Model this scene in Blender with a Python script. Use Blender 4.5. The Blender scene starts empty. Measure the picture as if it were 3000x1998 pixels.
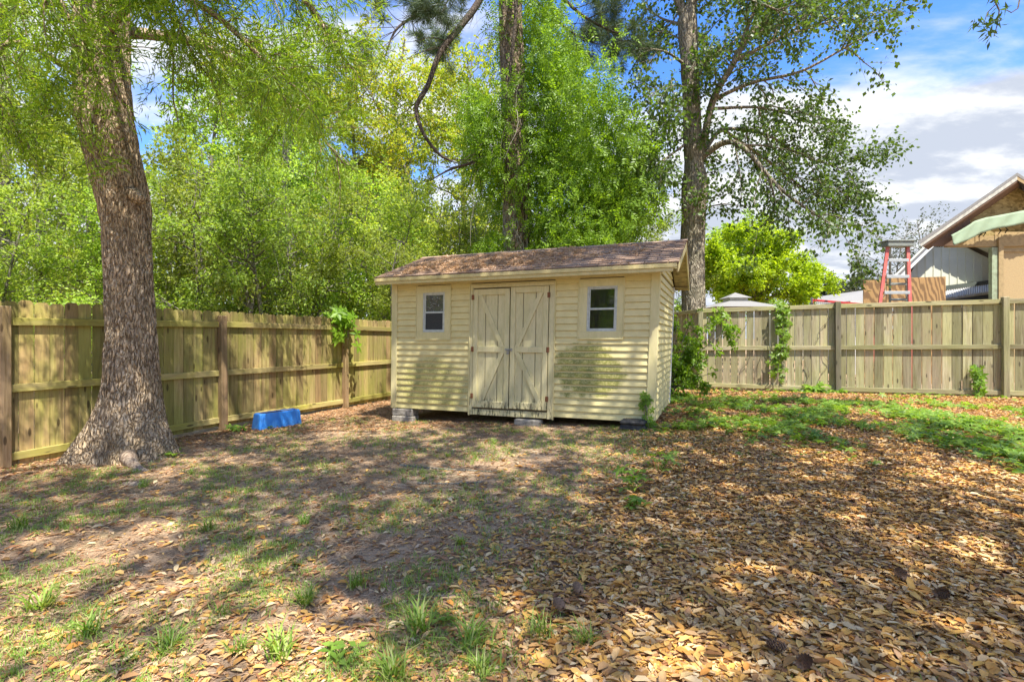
import bpy, math, random
import numpy as np
from mathutils import Vector, Matrix, noise
R = math.radians
rnd = random.Random(7)
RG = np.random.default_rng(11)
col = bpy.context.scene.collection
sc = bpy.context.scene

# ------------------------------------------------------------------ camera, sky, sun
CAMH = 1.4
cam = bpy.data.cameras.new('camera')
cam.lens = 18.0; cam.sensor_width = 36.0; cam.shift_y = -0.0025; cam.clip_start = 0.05; cam.clip_end = 3000
co = bpy.data.objects.new('camera', cam); col.objects.link(co)
co.location = (0, 0, CAMH); co.rotation_euler = (R(90), 0, 0)
sc.camera = co
SUN_EL, SUN_AZ = R(64), math.atan2(.52, -.854)
w = bpy.data.worlds.new('World'); sc.world = w; w.use_nodes = True
nt = w.node_tree; nt.nodes.clear()
def N(nt, t, **k):
    n = nt.nodes.new(t)
    for a, b in k.items(): setattr(n, a, b)
    return n
def mth(nt, op, a, b=None, c=None, clamp=False):
    n = nt.nodes.new('ShaderNodeMath'); n.operation = op; n.use_clamp = clamp
    for i, v in enumerate((a, b, c)):
        if v is None: continue
        if isinstance(v, (int, float)): n.inputs[i].default_value = v
        else: nt.links.new(v, n.inputs[i])
    return n.outputs[0]
def sstep(nt, v, lo, hi, a=0.0, b=1.0):
    n = nt.nodes.new('ShaderNodeMapRange'); n.interpolation_type = 'SMOOTHSTEP'
    nt.links.new(v, n.inputs[0])
    for i, x in zip((1, 2, 3, 4), (lo, hi, a, b)): n.inputs[i].default_value = x
    return n.outputs[0]
def mixc(nt, f, a, b, bt='MIX'):
    n = nt.nodes.new('ShaderNodeMix'); n.data_type = 'RGBA'; n.blend_type = bt
    for s, v in ((0, f), (6, a), (7, b)):
        if isinstance(v, (int, float)): n.inputs[s].default_value = v
        elif isinstance(v, tuple): n.inputs[s].default_value = (*v[:3], 1)
        else: nt.links.new(v, n.inputs[s])
    return n.outputs[2]
def noi(nt, vec, scale, detail=4, rough=.55, dist=0.0):
    n = nt.nodes.new('ShaderNodeTexNoise'); n.inputs['Scale'].default_value = scale
    n.inputs['Detail'].default_value = detail; n.inputs['Roughness'].default_value = rough
    n.inputs['Distortion'].default_value = dist
    if vec is not None: nt.links.new(vec, n.inputs['Vector'])
    return n.outputs[0]
def mapv(nt, vec, scale=(1, 1, 1), loc=(0, 0, 0), rot=(0, 0, 0)):
    n = nt.nodes.new('ShaderNodeMapping'); nt.links.new(vec, n.inputs[0])
    n.inputs['Scale'].default_value = scale; n.inputs['Location'].default_value = loc; n.inputs['Rotation'].default_value = rot
    return n.outputs[0]
sky = N(nt, 'ShaderNodeTexSky', sky_type='NISHITA'); sky.sun_disc = False
sky.sun_elevation = SUN_EL; sky.sun_rotation = SUN_AZ; sky.air_density = 1.0; sky.dust_density = .4; sky.ozone_density = 2.0
tc = N(nt, 'ShaderNodeTexCoord'); gen = tc.outputs['Generated']
sep = N(nt, 'ShaderNodeSeparateXYZ'); nt.links.new(gen, sep.inputs[0])
zz = mth(nt, 'ADD', mth(nt, 'MAXIMUM', sep.outputs[2], 0.0), .22)
px = mth(nt, 'DIVIDE', sep.outputs[0], zz); py = mth(nt, 'DIVIDE', sep.outputs[1], zz)
cmb = N(nt, 'ShaderNodeCombineXYZ'); nt.links.new(px, cmb.inputs[0]); nt.links.new(py, cmb.inputs[1])
cv = mapv(nt, cmb.outputs[0], scale=(.8, 1.25, 1), loc=(5.3, 4.2, 0), rot=(0, 0, R(-20)))
n1 = noi(nt, cv, 1.35, 9, .56, .25)
# more cloud low down, blue overhead; a bank lies over the roofs to the right
elev = sep.outputs[2]
bias = sstep(nt, elev, .10, .60, .14, .012)
dn = N(nt, 'ShaderNodeVectorMath', operation='DOT_PRODUCT'); nt.links.new(gen, dn.inputs[0])
dn.inputs[1].default_value = Vector((.31, .174, -.935))
bank = sstep(nt, dn.outputs['Value'], -.035, .05, 0, .17)
tot = mth(nt, 'ADD', mth(nt, 'ADD', n1, bias), bank)
mask = sstep(nt, tot, .495, .64)
n2 = noi(nt, mapv(nt, cmb.outputs[0], scale=(1, 1.6, 1), loc=(7, 2, 0)), 3.0, 8, .6)
shade = sstep(nt, mth(nt, 'ADD', mth(nt, 'MULTIPLY', n2, .7), mth(nt, 'MULTIPLY', tot, -.35)), .01, .17)
ccol = mixc(nt, shade, (.82, .90, 1.06), (1.46, 1.48, 1.5))
hs = N(nt, 'ShaderNodeHueSaturation'); hs.inputs['Saturation'].default_value = 1.32; hs.inputs['Hue'].default_value = .513; hs.inputs['Value'].default_value = .44
nt.links.new(sky.outputs[0], hs.inputs['Color'])
bg = N(nt, 'ShaderNodeBackground'); bg.inputs['Strength'].default_value = .15
nt.links.new(mixc(nt, mask, hs.outputs[0], ccol), bg.inputs['Color'])
ow = N(nt, 'ShaderNodeOutputWorld'); nt.links.new(bg.outputs[0], ow.inputs[0])
sl = bpy.data.lights.new('sun', 'SUN'); sl.energy = 2.05; sl.angle = R(.5); sl.color = (1, .95, .86)
so = bpy.data.objects.new('sun', sl); col.objects.link(so)
SD = Vector((math.sin(SUN_AZ) * math.cos(SUN_EL), math.cos(SUN_AZ) * math.cos(SUN_EL), math.sin(SUN_EL)))
so.rotation_euler = SD.to_track_quat('Z', 'Y').to_euler(); so.location = (0, 0, 30)
vs = sc.view_settings; vs.view_transform = 'Standard'; vs.look = 'None'; vs.gamma = 1; vs.use_curve_mapping = False; vs.exposure = 2.45
sc.cycles.max_bounces = 8; sc.cycles.transparent_max_bounces = 8; sc.cycles.diffuse_bounces = 4

# ------------------------------------------------------------------ helpers
def at(x, y, Z):
    "the point seen at (x, y) of a 2354 px wide view of the photograph, Z metres away"
    return Vector(((x - 1177) / 1177 * Z, Z, CAMH - (y - 778) / 1177 * Z))
def gz(x, y):
    "height of the ground"
    t = min(max((y - 1.5) / 5.5, 0), 1); f = .35 + .65 * t * t * (3 - 2 * t)
    h = (.10 + .17 * math.tanh((x + .5) / 4.5)) * f
    if y > 13 or y < -3 or abs(x) > 12: return h
    return h + .018 * noise.noise(Vector((x * .9, y * .9, 0))) + .006 * noise.noise(Vector((x * 4, y * 4, 3)))
def gzv(X, Y):
    t = np.clip((Y - 1.5) / 5.5, 0, 1); f = .35 + .65 * t * t * (3 - 2 * t)
    h = (.10 + .17 * np.tanh((X + .5) / 4.5)) * f
    return h
def tag(o, label=None, cat=None, group=None, kind=None):
    if label: o['label'] = label
    if cat: o['category'] = cat
    if group: o['group'] = group
    if kind: o['kind'] = kind
    return o
def empty(name, loc=(0, 0, 0), rz=0, parent=None):
    o = bpy.data.objects.new(name, None); col.objects.link(o); o.location = loc; o.rotation_euler = (0, 0, rz)
    o.empty_display_size = .1
    if parent: o.parent = parent
    return o
def link(name, me, parent=None, loc=(0, 0, 0), rot=(0, 0, 0), m=None):
    o = bpy.data.objects.new(name, me); col.objects.link(o); o.location = loc; o.rotation_euler = rot
    if parent: o.parent = parent
    if m and not me.materials: me.materials.append(m)
    return o
class MB:
    def __init__(s): s.v = []; s.f = []
    def add(s, v, f):
        b = len(s.v); s.v += [tuple(p) for p in v]; s.f += [tuple(i + b for i in q) for q in f]
        return s
    def box(s, a, b, M=None):
        (x0, y0, z0), (x1, y1, z1) = a, b
        v = [Vector(p) for p in ((x0, y0, z0), (x1, y0, z0), (x1, y1, z0), (x0, y1, z0), (x0, y0, z1), (x1, y0, z1), (x1, y1, z1), (x0, y1, z1))]
        if M: v = [M @ p for p in v]
        return s.add(v, [(0, 3, 2, 1), (4, 5, 6, 7), (0, 1, 5, 4), (1, 2, 6, 5), (2, 3, 7, 6), (3, 0, 4, 7)])
    def cbox(s, a, b, c=.006, M=None):
        "box with chamfered edges"
        a = list(a); b = list(b); v = []; idx = {}
        mid = [(a[i] + b[i]) / 2 for i in range(3)]
        for sx in (0, 1):
            for sy in (0, 1):
                for sz in (0, 1):
                    s3 = (sx, sy, sz); P = [b[i] if s3[i] else a[i] for i in range(3)]
                    for k in range(3):
                        q = [P[i] if i == k else P[i] + (-c if s3[i] else c) for i in range(3)]
                        idx[(s3, k)] = len(v); v.append(Vector(q))
        f = []
        for k in range(3):
            i, j = [q for q in range(3) if q != k]
            for sk in (0, 1):
                qs = []
                for (si, sj) in ((0, 0), (1, 0), (1, 1), (0, 1)):
                    t = [0, 0, 0]; t[k] = sk; t[i] = si; t[j] = sj; qs.append(idx[(tuple(t), k)])
                f.append(qs)
            for si in (0, 1):
                for sj in (0, 1):
                    t0 = [0, 0, 0]; t1 = [0, 0, 0]; t0[i] = t1[i] = si; t0[j] = t1[j] = sj; t1[k] = 1
                    t0 = tuple(t0); t1 = tuple(t1)
                    f.append([idx[(t0, i)], idx[(t1, i)], idx[(t1, j)], idx[(t0, j)]])
        for s3 in [(x, y, z) for x in (0, 1) for y in (0, 1) for z in (0, 1)]:
            f.append([idx[(s3, 0)], idx[(s3, 1)], idx[(s3, 2)]])
        g = []
        C = Vector(mid)
        for q in f:
            p = [v[i] for i in q]; n = (p[1] - p[0]).cross(p[2] - p[0]); cc = sum(p, Vector()) / len(p)
            g.append(q if n.dot(cc - C) > 0 else q[::-1])
        if M: v = [M @ p for p in v]
        return s.add(v, g)
    def prism(s, poly, d):
        "poly: list of 3D points, extruded by vector d"
        n = len(poly); P = [Vector(p) for p in poly]; d = Vector(d)
        nn = Vector((0, 0, 0))
        for i in range(n):
            nn += P[i].cross(P[(i + 1) % n])
        if nn.dot(d) > 0: P = P[::-1]
        v = P + [p + d for p in P]
        f = [tuple(range(n)), tuple(range(2 * n - 1, n - 1, -1))] + [(i, i + n, (i + 1) % n + n, (i + 1) % n) for i in range(n)]
        return s.add(v, f)
    def bar(s, a, b, wd, th, up=(0, 0, 1), c=.004):
        a = Vector(a); b = Vector(b); d = b - a; L = d.length; d.normalize()
        sx = d.cross(Vector(up)).normalized(); u = sx.cross(d)
        M = Matrix(((sx.x, d.x, u.x, a.x), (sx.y, d.y, u.y, a.y), (sx.z, d.z, u.z, a.z), (0, 0, 0, 1)))
        return s.cbox((-wd / 2, 0, -th / 2), (wd / 2, L, th / 2), min(c, wd / 4, th / 4), M)
    def tube(s, pts, rad, n=8):
        pts = [Vector(p) for p in pts]; k = len(pts)
        if isinstance(rad, (int, float)): rad = [rad] * k
        v = []; ref = Vector((.31, .52, .79))
        for i in range(k):
            t = (pts[min(i + 1, k - 1)] - pts[max(i - 1, 0)]).normalized()
            a = t.cross(ref).normalized(); b = t.cross(a)
            for j in range(n):
                q = 2 * math.pi * j / n; v.append(pts[i] + (a * math.cos(q) + b * math.sin(q)) * rad[i])
        f = [(i * n + j, i * n + (j + 1) % n, (i + 1) * n + (j + 1) % n, (i + 1) * n + j) for i in range(k - 1) for j in range(n)]
        f += [tuple(range(n))[::-1], tuple(range((k - 1) * n, k * n))]
        return s.add(v, f)
    def mesh(s, name, m=None, smooth=False):
        me = bpy.data.meshes.new(name); me.from_pydata(s.v, [], s.f); me.update()
        if m: me.materials.append(m)
        if smooth:
            me.polygons.foreach_set('use_smooth', [True] * len(me.polygons))
        return me
    def build(s, name, m, parent=None, smooth=False, loc=(0, 0, 0), rz=0):
        return link(name, s.mesh(name, m, smooth), parent, loc, (0, 0, rz))
def npmesh(name, V, F, m, smooth=False):
    "V (n,3), F (k,3) or (k,4) arrays"
    me = bpy.data.meshes.new(name); V = np.asarray(V, np.float32); F = np.asarray(F, np.int32)
    me.vertices.add(len(V)); me.vertices.foreach_set('co', V.ravel())
    k = F.shape[1]; me.loops.add(F.size); me.loops.foreach_set('vertex_index', F.ravel())
    me.polygons.add(len(F)); me.polygons.foreach_set('loop_start', np.arange(0, F.size, k, dtype=np.int32))
    try: me.polygons.foreach_set('loop_total', np.full(len(F), k, np.int32))
    except Exception: pass
    if smooth: me.polygons.foreach_set('use_smooth', np.ones(len(F), bool))
    me.update(calc_edges=True)
    if m: me.materials.append(m)
    return me
def unit(a): return a / (np.linalg.norm(a, axis=-1, keepdims=True) + 1e-9)
def leaf_arrays(P, D, Nn, L, W, fold=.2, wide=False):
    "n leaves: base points, directions, normals -> verts, tris"
    n = len(P); D = unit(D); S = unit(np.cross(D, Nn)); U = np.cross(S, D)
    L = np.broadcast_to(L, (n,))[:, None]; W = np.broadcast_to(W, (n,))[:, None]
    if not wide:
        V = np.stack([P, P + D * L * .42 + S * W * .5 + U * W * fold, P + D * L, P + D * L * .42 - S * W * .5 + U * W * fold], 1)
        T = np.array([[0, 1, 2], [0, 2, 3]])
    else:
        V = np.stack([P, P + D * L * .28 + S * W * .42 + U * W * fold, P + D * L * .68 + S * W * .43 + U * W * fold * 1.1, P + D * L - U * W * fold * .6,
                      P + D * L * .68 - S * W * .43 + U * W * fold * .7, P + D * L * .28 - S * W * .42 + U * W * fold, P + D * L * .5], 1)
        T = np.array([[0, 1, 6], [1, 2, 6], [2, 3, 6], [3, 4, 6], [4, 5, 6], [5, 0, 6]])
    k = V.shape[1]
    F = (np.arange(n) * k)[:, None, None] + T[None]
    return V.reshape(-1, 3), F.reshape(-1, 3)
def join(parts):
    Vs = []; Fs = []; b = 0
    for V, F in parts:
        Vs.append(V); Fs.append(F + b); b += len(V)
    return np.concatenate(Vs), np.concatenate(Fs)

# ------------------------------------------------------------------ branches and leaves
def spline(pts, k=6):
    P = [np.array(p, float) for p in pts]; P = [2 * P[0] - P[1]] + P + [2 * P[-1] - P[-2]]; out = []
    for i in range(1, len(P) - 2):
        for j in range(k):
            t = j / k
            out.append(.5 * (2 * P[i] + (P[i + 1] - P[i - 1]) * t + (2 * P[i - 1] - 5 * P[i] + 4 * P[i + 1] - P[i + 2]) * t * t + (3 * P[i] - 3 * P[i + 1] + P[i + 2] - P[i - 1]) * t ** 3))
    out.append(P[-2]); return np.array(out)
def limb(pts, r0, r1, k=5):
    p = spline(pts, k); return (p, np.linspace(r0, r1, len(p)))
def spawn(rg, parents, n, lr, tmin=.25, ang=(.5, 1.1), droop=.05, wander=.25, up=0., rk=.018, seg=5, flat=1., tmax=1.):
    Ls = np.array([np.linalg.norm(np.diff(p, axis=0), axis=1).sum() for p, r in parents]); pr = Ls / Ls.sum()
    out = []
    for i in rg.choice(len(parents), n, p=pr):
        p, r = parents[i]; t = rg.uniform(tmin, tmax) * (len(p) - 1); a = min(int(t), len(p) - 2); f = t - a
        o = p[a] * (1 - f) + p[a + 1] * f; rr = r[a] * (1 - f) + r[a + 1] * f
        tg = unit(p[a + 1] - p[a]); q = rg.normal(size=3); q[2] *= flat; q -= tg * q.dot(tg); q = unit(q)
        th = rg.uniform(*ang); d = tg * math.cos(th) + q * math.sin(th); d[2] += up; d = unit(d)
        L = rg.uniform(*lr) * (1 - .35 * t / (len(p) - 1)); pts = [o]
        for s in range(seg):
            d = d + rg.normal(size=3) * wander; d[2] -= droop * (s + 1); d = unit(d); pts.append(pts[-1] + d * L / seg)
        r0 = min(rr * .65, rk * L); out.append((np.array(pts), np.linspace(r0, max(r0 * .3, .002), seg + 1)))
    return out
def tubes(polys, n=5):
    Vs = []; Fs = []; b = 0; ang = np.arange(n) * 2 * np.pi / n; ref = np.array([.31, .52, .79])
    for p, r in polys:
        k = len(p); t = unit(np.gradient(p, axis=0)); a = unit(np.cross(t, ref)); c = np.cross(t, a)
        V = p[:, None] + (a[:, None] * np.cos(ang)[None, :, None] + c[:, None] * np.sin(ang)[None, :, None]) * r[:, None, None]
        i = np.arange(k - 1)[:, None] * n; j = np.arange(n)[None]; j2 = (j + 1) % n
        F = np.stack([i + j, i + j2, i + n + j2, i + n + j], -1).reshape(-1, 4)
        Vs.append(V.reshape(-1, 3)); Fs.append(F + b); b += k * n
    return np.concatenate(Vs), np.concatenate(Fs)
def twig_leaves(rg, twigs, per, L, W, droop=.3, jit=.05, up=.8, along=.5, tmin=.15, fold=.2, Lv=.3):
    A = np.array([p[[0, len(p) // 2, -1]] for p, r in twigs]); n = len(twigs)
    idx = np.repeat(np.arange(n), per); t = rg.uniform(tmin, 1.03, len(idx)) * 2; a = np.clip(t.astype(int), 0, 1); f = (t - a)[:, None]
    P = A[idx, a] * (1 - f) + A[idx, a + 1] * f; tg = unit(A[idx, a + 1] - A[idx, a])
    P = P + rg.normal(size=P.shape) * jit
    D = tg * along + rg.normal(size=P.shape) * .6; D[:, 2] -= droop
    Nn = rg.normal(size=P.shape) * .6; Nn[:, 2] += up
    s = 1 + (rg.random(len(idx)) - .5) * 2 * Lv
    return leaf_arrays(P, D, Nn, L * s, W * s, fold)

# ------------------------------------------------------------------ materials
def newmat(name):
    m = bpy.data.materials.new(name); m.use_nodes = True; nt = m.node_tree; nt.nodes.clear()
    o = N(nt, 'ShaderNodeOutputMaterial'); b = N(nt, 'ShaderNodeBsdfPrincipled'); nt.links.new(b.outputs[0], o.inputs[0])
    return m, nt, b, o
def bump(nt, b, h, strength=.4, dist=.01):
    n = N(nt, 'ShaderNodeBump'); n.inputs['Strength'].default_value = strength; n.inputs['Distance'].default_value = dist
    nt.links.new(h, n.inputs['Height']); nt.links.new(n.outputs[0], b.inputs['Normal'])
def setc(nt, b, c, rough=.7, spec=.3):
    if isinstance(c, tuple): b.inputs['Base Color'].default_value = (*c, 1)
    else: nt.links.new(c, b.inputs['Base Color'])
    b.inputs['Roughness'].default_value = rough; b.inputs['Specular IOR Level'].default_value = spec
def objrand(nt, coord='Object'):
    "object coordinates shifted per object, and the per-object random"
    tc = N(nt, 'ShaderNodeTexCoord'); oi = N(nt, 'ShaderNodeObjectInfo')
    cb = N(nt, 'ShaderNodeVectorMath', operation='ADD'); nt.links.new(tc.outputs[coord], cb.inputs[0])
    ml = mth(nt, 'MULTIPLY', oi.outputs['Random'], 37.0)
    c3 = N(nt, 'ShaderNodeCombineXYZ')
    for i in range(3): nt.links.new(ml, c3.inputs[i])
    nt.links.new(c3.outputs[0], cb.inputs[1])
    return cb.outputs[0], oi.outputs['Random']
def wood(name, base, dark, alt, algae, amt=.5, axis=2, gain=(.55, 1.2), knots=True, hue=.5, rough=.85):
    m, nt, b, o = newmat(name)
    v, rd = objrand(nt)
    sc1 = [26, 26, 26]; sc1[axis] = 1.6
    g1 = noi(nt, mapv(nt, v, scale=tuple(sc1)), 1.0, 5, .6, .6)
    sc2 = [90, 90, 90]; sc2[axis] = 5
    g2 = noi(nt, mapv(nt, v, scale=tuple(sc2)), 1.0, 3, .6)
    geo = N(nt, 'ShaderNodeNewGeometry'); pos = geo.outputs['Position']
    c = mixc(nt, sstep(nt, g1, .35, .68), base, dark)
    c = mixc(nt, mth(nt, 'MULTIPLY', sstep(nt, rd, .55, .95), hue), c, alt)
    a1 = noi(nt, pos, .9, 5, .6, .3)
    sc3 = [5, 5, 5]; sc3[axis] = .8
    a2 = noi(nt, mapv(nt, v, scale=tuple(sc3)), 1.0, 4, .6)
    am = mth(nt, 'MULTIPLY', sstep(nt, mth(nt, 'ADD', mth(nt, 'MULTIPLY', a1, .5), mth(nt, 'MULTIPLY', a2, .5)), .38, .60), amt)
    c = mixc(nt, am, c, algae)
    c = mixc(nt, mth(nt, 'MULTIPLY', sstep(nt, g2, .52, .72), .45), c, tuple(x * .45 for x in dark))
    vr = N(nt, 'ShaderNodeMapRange'); nt.links.new(mth(nt, 'FRACT', mth(nt, 'MULTIPLY', rd, 7.31)), vr.inputs[0])
    vr.inputs[3].default_value = gain[0]; vr.inputs[4].default_value = gain[1]
    hsv = N(nt, 'ShaderNodeHueSaturation'); nt.links.new(c, hsv.inputs['Color']); nt.links.new(vr.outputs[0], hsv.inputs['Value'])
    c = hsv.outputs[0]
    if knots:
        vo = N(nt, 'ShaderNodeTexVoronoi'); sk = [9, 9, 9]; sk[axis] = 2.6
        nt.links.new(mapv(nt, v, scale=tuple(sk)), vo.inputs['Vector']); vo.inputs['Scale'].default_value = 1
        kk = sstep(nt, vo.outputs['Distance'], .10, .17, 1, 0)
        c = mixc(nt, mth(nt, 'MULTIPLY', kk, .8), c, tuple(x * .25 for x in dark))
    setc(nt, b, c, rough, .2)
    bump(nt, b, mth(nt, 'ADD', g1, mth(nt, 'MULTIPLY', g2, .5)), .5, .004)
    return m
def bark(name, base, dark, light, sc=(14, 14, 2.6), b1=.9, dist=.03, moss=None):
    m, nt, b, o = newmat(name)
    tc = N(nt, 'ShaderNodeTexCoord'); v0 = tc.outputs['Object']
    wv = N(nt, 'ShaderNodeVectorMath', operation='ADD'); nt.links.new(v0, wv.inputs[0])
    nn = N(nt, 'ShaderNodeTexNoise'); nt.links.new(v0, nn.inputs['Vector']); nn.inputs['Scale'].default_value = 5; nn.inputs['Detail'].default_value = 3
    vm = N(nt, 'ShaderNodeVectorMath', operation='SCALE'); nt.links.new(nn.outputs['Color'], vm.inputs[0]); vm.inputs['Scale'].default_value = .12
    nt.links.new(vm.outputs[0], wv.inputs[1])
    vo = N(nt, 'ShaderNodeTexVoronoi', feature='DISTANCE_TO_EDGE'); nt.links.new(mapv(nt, wv.outputs[0], scale=sc), vo.inputs['Vector']); vo.inputs['Scale'].default_value = 1
    d = vo.outputs['Distance']; nz = noi(nt, mapv(nt, v0, scale=(1, 1, .35)), 42, 6, .7)
    c = mixc(nt, sstep(nt, d, 0.02, .22), dark, base)
    c = mixc(nt, mth(nt, 'MULTIPLY', sstep(nt, nz, .42, .66), .75), c, light)
    c = mixc(nt, mth(nt, 'MULTIPLY', sstep(nt, nz, .46, .30), .8), c, dark)
    bg = noi(nt, v0, 1.3, 3)
    c = mixc(nt, sstep(nt, bg, .45, .7, 0, .5), c, moss or base)
    setc(nt, b, c, .9, .15)
    bump(nt, b, mth(nt, 'ADD', sstep(nt, d, 0, .3), mth(nt, 'MULTIPLY', nz, .6)), b1, dist)
    return m
def leafmat(name, cols, trans=.45, rough=.5, objv=.25, spec=.35):
    m, nt, b, o = newmat(name)
    geo = N(nt, 'ShaderNodeNewGeometry'); oi = N(nt, 'ShaderNodeObjectInfo')
    cr = N(nt, 'ShaderNodeValToRGB'); e = cr.color_ramp.elements
    while len(e) < len(cols): e.new(.5)
    for i, c in enumerate(cols): e[i].position = i / (len(cols) - 1); e[i].color = (*c, 1)
    nt.links.new(geo.outputs['Random Per Island'], cr.inputs[0])
    hs = N(nt, 'ShaderNodeHueSaturation'); nt.links.new(cr.outputs[0], hs.inputs['Color'])
    v = N(nt, 'ShaderNodeMapRange'); nt.links.new(oi.outputs['Random'], v.inputs[0]); v.inputs[3].default_value = 1 - objv; v.inputs[4].default_value = 1 + objv
    nt.links.new(v.outputs[0], hs.inputs['Value'])
    h = N(nt, 'ShaderNodeMapRange'); nt.links.new(mth(nt, 'FRACT', mth(nt, 'MULTIPLY', oi.outputs['Random'], 5.7)), h.inputs[0])
    h.inputs[3].default_value = .5 - objv * .06; h.inputs[4].default_value = .5 + objv * .06; nt.links.new(h.outputs[0], hs.inputs['Hue'])
    setc(nt, b, hs.outputs[0], rough, spec)
    tr = N(nt, 'ShaderNodeBsdfTranslucent'); gm = N(nt, 'ShaderNodeMix'); gm.data_type = 'RGBA'; gm.blend_type = 'MULTIPLY'; gm.inputs[0].default_value = 1
    nt.links.new(hs.outputs[0], gm.inputs[6]); gm.inputs[7].default_value = (1.5, 1.45, .55, 1); nt.links.new(gm.outputs[2], tr.inputs[0])
    mx = N(nt, 'ShaderNodeMixShader'); mx.inputs[0].default_value = trans
    nt.links.new(b.outputs[0], mx.inputs[1]); nt.links.new(tr.outputs[0], mx.inputs[2]); nt.links.new(mx.outputs[0], o.inputs[0])
    return m
def plain(name, c, rough=.6, spec=.4, nsc=8., var=.25, dark=None, metal=0, bmp=.0):
    m, nt, b, o = newmat(name)
    tc = N(nt, 'ShaderNodeTexCoord'); nz = noi(nt, tc.outputs['Object'], nsc, 6, .62)
    cc = mixc(nt, sstep(nt, nz, .38, .7, 0, var), c, dark or tuple(x * .35 for x in c))
    setc(nt, b, cc, rough, spec); b.inputs['Metallic'].default_value = metal
    if bmp: bump(nt, b, nz, bmp, .01)
    return m

# ------------------------------------------------------------------ ground
def ground_mat():
    m, nt, b, o = newmat('soil')
    geo = N(nt, 'ShaderNodeNewGeometry'); p = geo.outputs['Position']
    n1 = noi(nt, p, .8, 6, .6, .4); n2 = noi(nt, p, 14, 7, .7); n3 = noi(nt, p, 70, 4, .7)
    c = mixc(nt, sstep(nt, n1, .35, .68), (.38, .25, .15), (.54, .40, .26))
    c = mixc(nt, sstep(nt, n2, .40, .64), c, (.19, .125, .075))
    c = mixc(nt, mth(nt, 'MULTIPLY', sstep(nt, n3, .50, .62), .7), c, (.40, .28, .16))
    c = mixc(nt, mth(nt, 'MULTIPLY', sstep(nt, n3, .46, .36), .8), c, (.06, .045, .03))
    g = noi(nt, p, 2.2, 5, .7)
    c = mixc(nt, mth(nt, 'MULTIPLY', sstep(nt, g, .5, .66), .25), c, (.13, .17, .04))
    setc(nt, b, c, .95, .1)
    bump(nt, b, mth(nt, 'ADD', n2, mth(nt, 'MULTIPLY', n3, .6)), .9, .02)
    return m
MG = ground_mat()
def axis(lo, hi, step, far, ratio=1.35):
    a = list(np.arange(lo, hi + 1e-6, step)); d = step; x = hi
    while x < far: d *= ratio; x += d; a.append(x)
    d = step; x = lo
    while x > -far: d *= ratio; x -= d; a.insert(0, x)
    return a
gx = axis(-8, 11, .1, 900); gy = axis(.5, 13, .1, 900)
V = [(x, y, gz(x, y)) for y in gy for x in gx]; nx = len(gx)
F = [(j * nx + i, j * nx + i + 1, (j + 1) * nx + i + 1, (j + 1) * nx + i) for j in range(len(gy) - 1) for i in range(nx - 1)]
ground = link('ground', npmesh('ground', V, F, MG, True)); ground['kind'] = 'structure'

# ------------------------------------------------------------------ fences
W_L = wood('weathered_fence_board', (.50, .38, .165), (.29, .20, .085), (.54, .33, .16), (.31, .31, .06), .75)
W_LR = wood('weathered_fence_rail', (.50, .42, .17), (.32, .25, .10), (.50, .37, .18), (.40, .37, .06), .75, axis=0, knots=True)
W_LP = wood('weathered_fence_post', (.50, .34, .19), (.30, .19, .09), (.53, .33, .19), (.33, .29, .10), .35)
W_R = wood('grey_fence_board', (.47, .42, .27), (.25, .20, .12), (.50, .38, .26), (.33, .33, .13), .62)
W_RR = wood('grey_fence_rail', (.44, .39, .24), (.22, .18, .10), (.44, .36, .24), (.31, .31, .11), .65, axis=0)
W_RP = wood('grey_fence_post', (.33, .29, .18), (.16, .13, .08), (.42, .38, .31), (.24, .25, .10), .6)
def board_mesh(w, h, t, dog, m, name='board'):
    b = MB(); c = .028
    top = [(w / 2, 0, h - c * 1.1), (w / 2 - c, 0, h), (-w / 2 + c, 0, h), (-w / 2, 0, h - c * 1.1)] if dog else [(w / 2, 0, h), (-w / 2, 0, h)]
    b.prism([(-w / 2, 0, 0), (w / 2, 0, 0)] + top, (0, t, 0)); return b.mesh(name, m)
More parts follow.
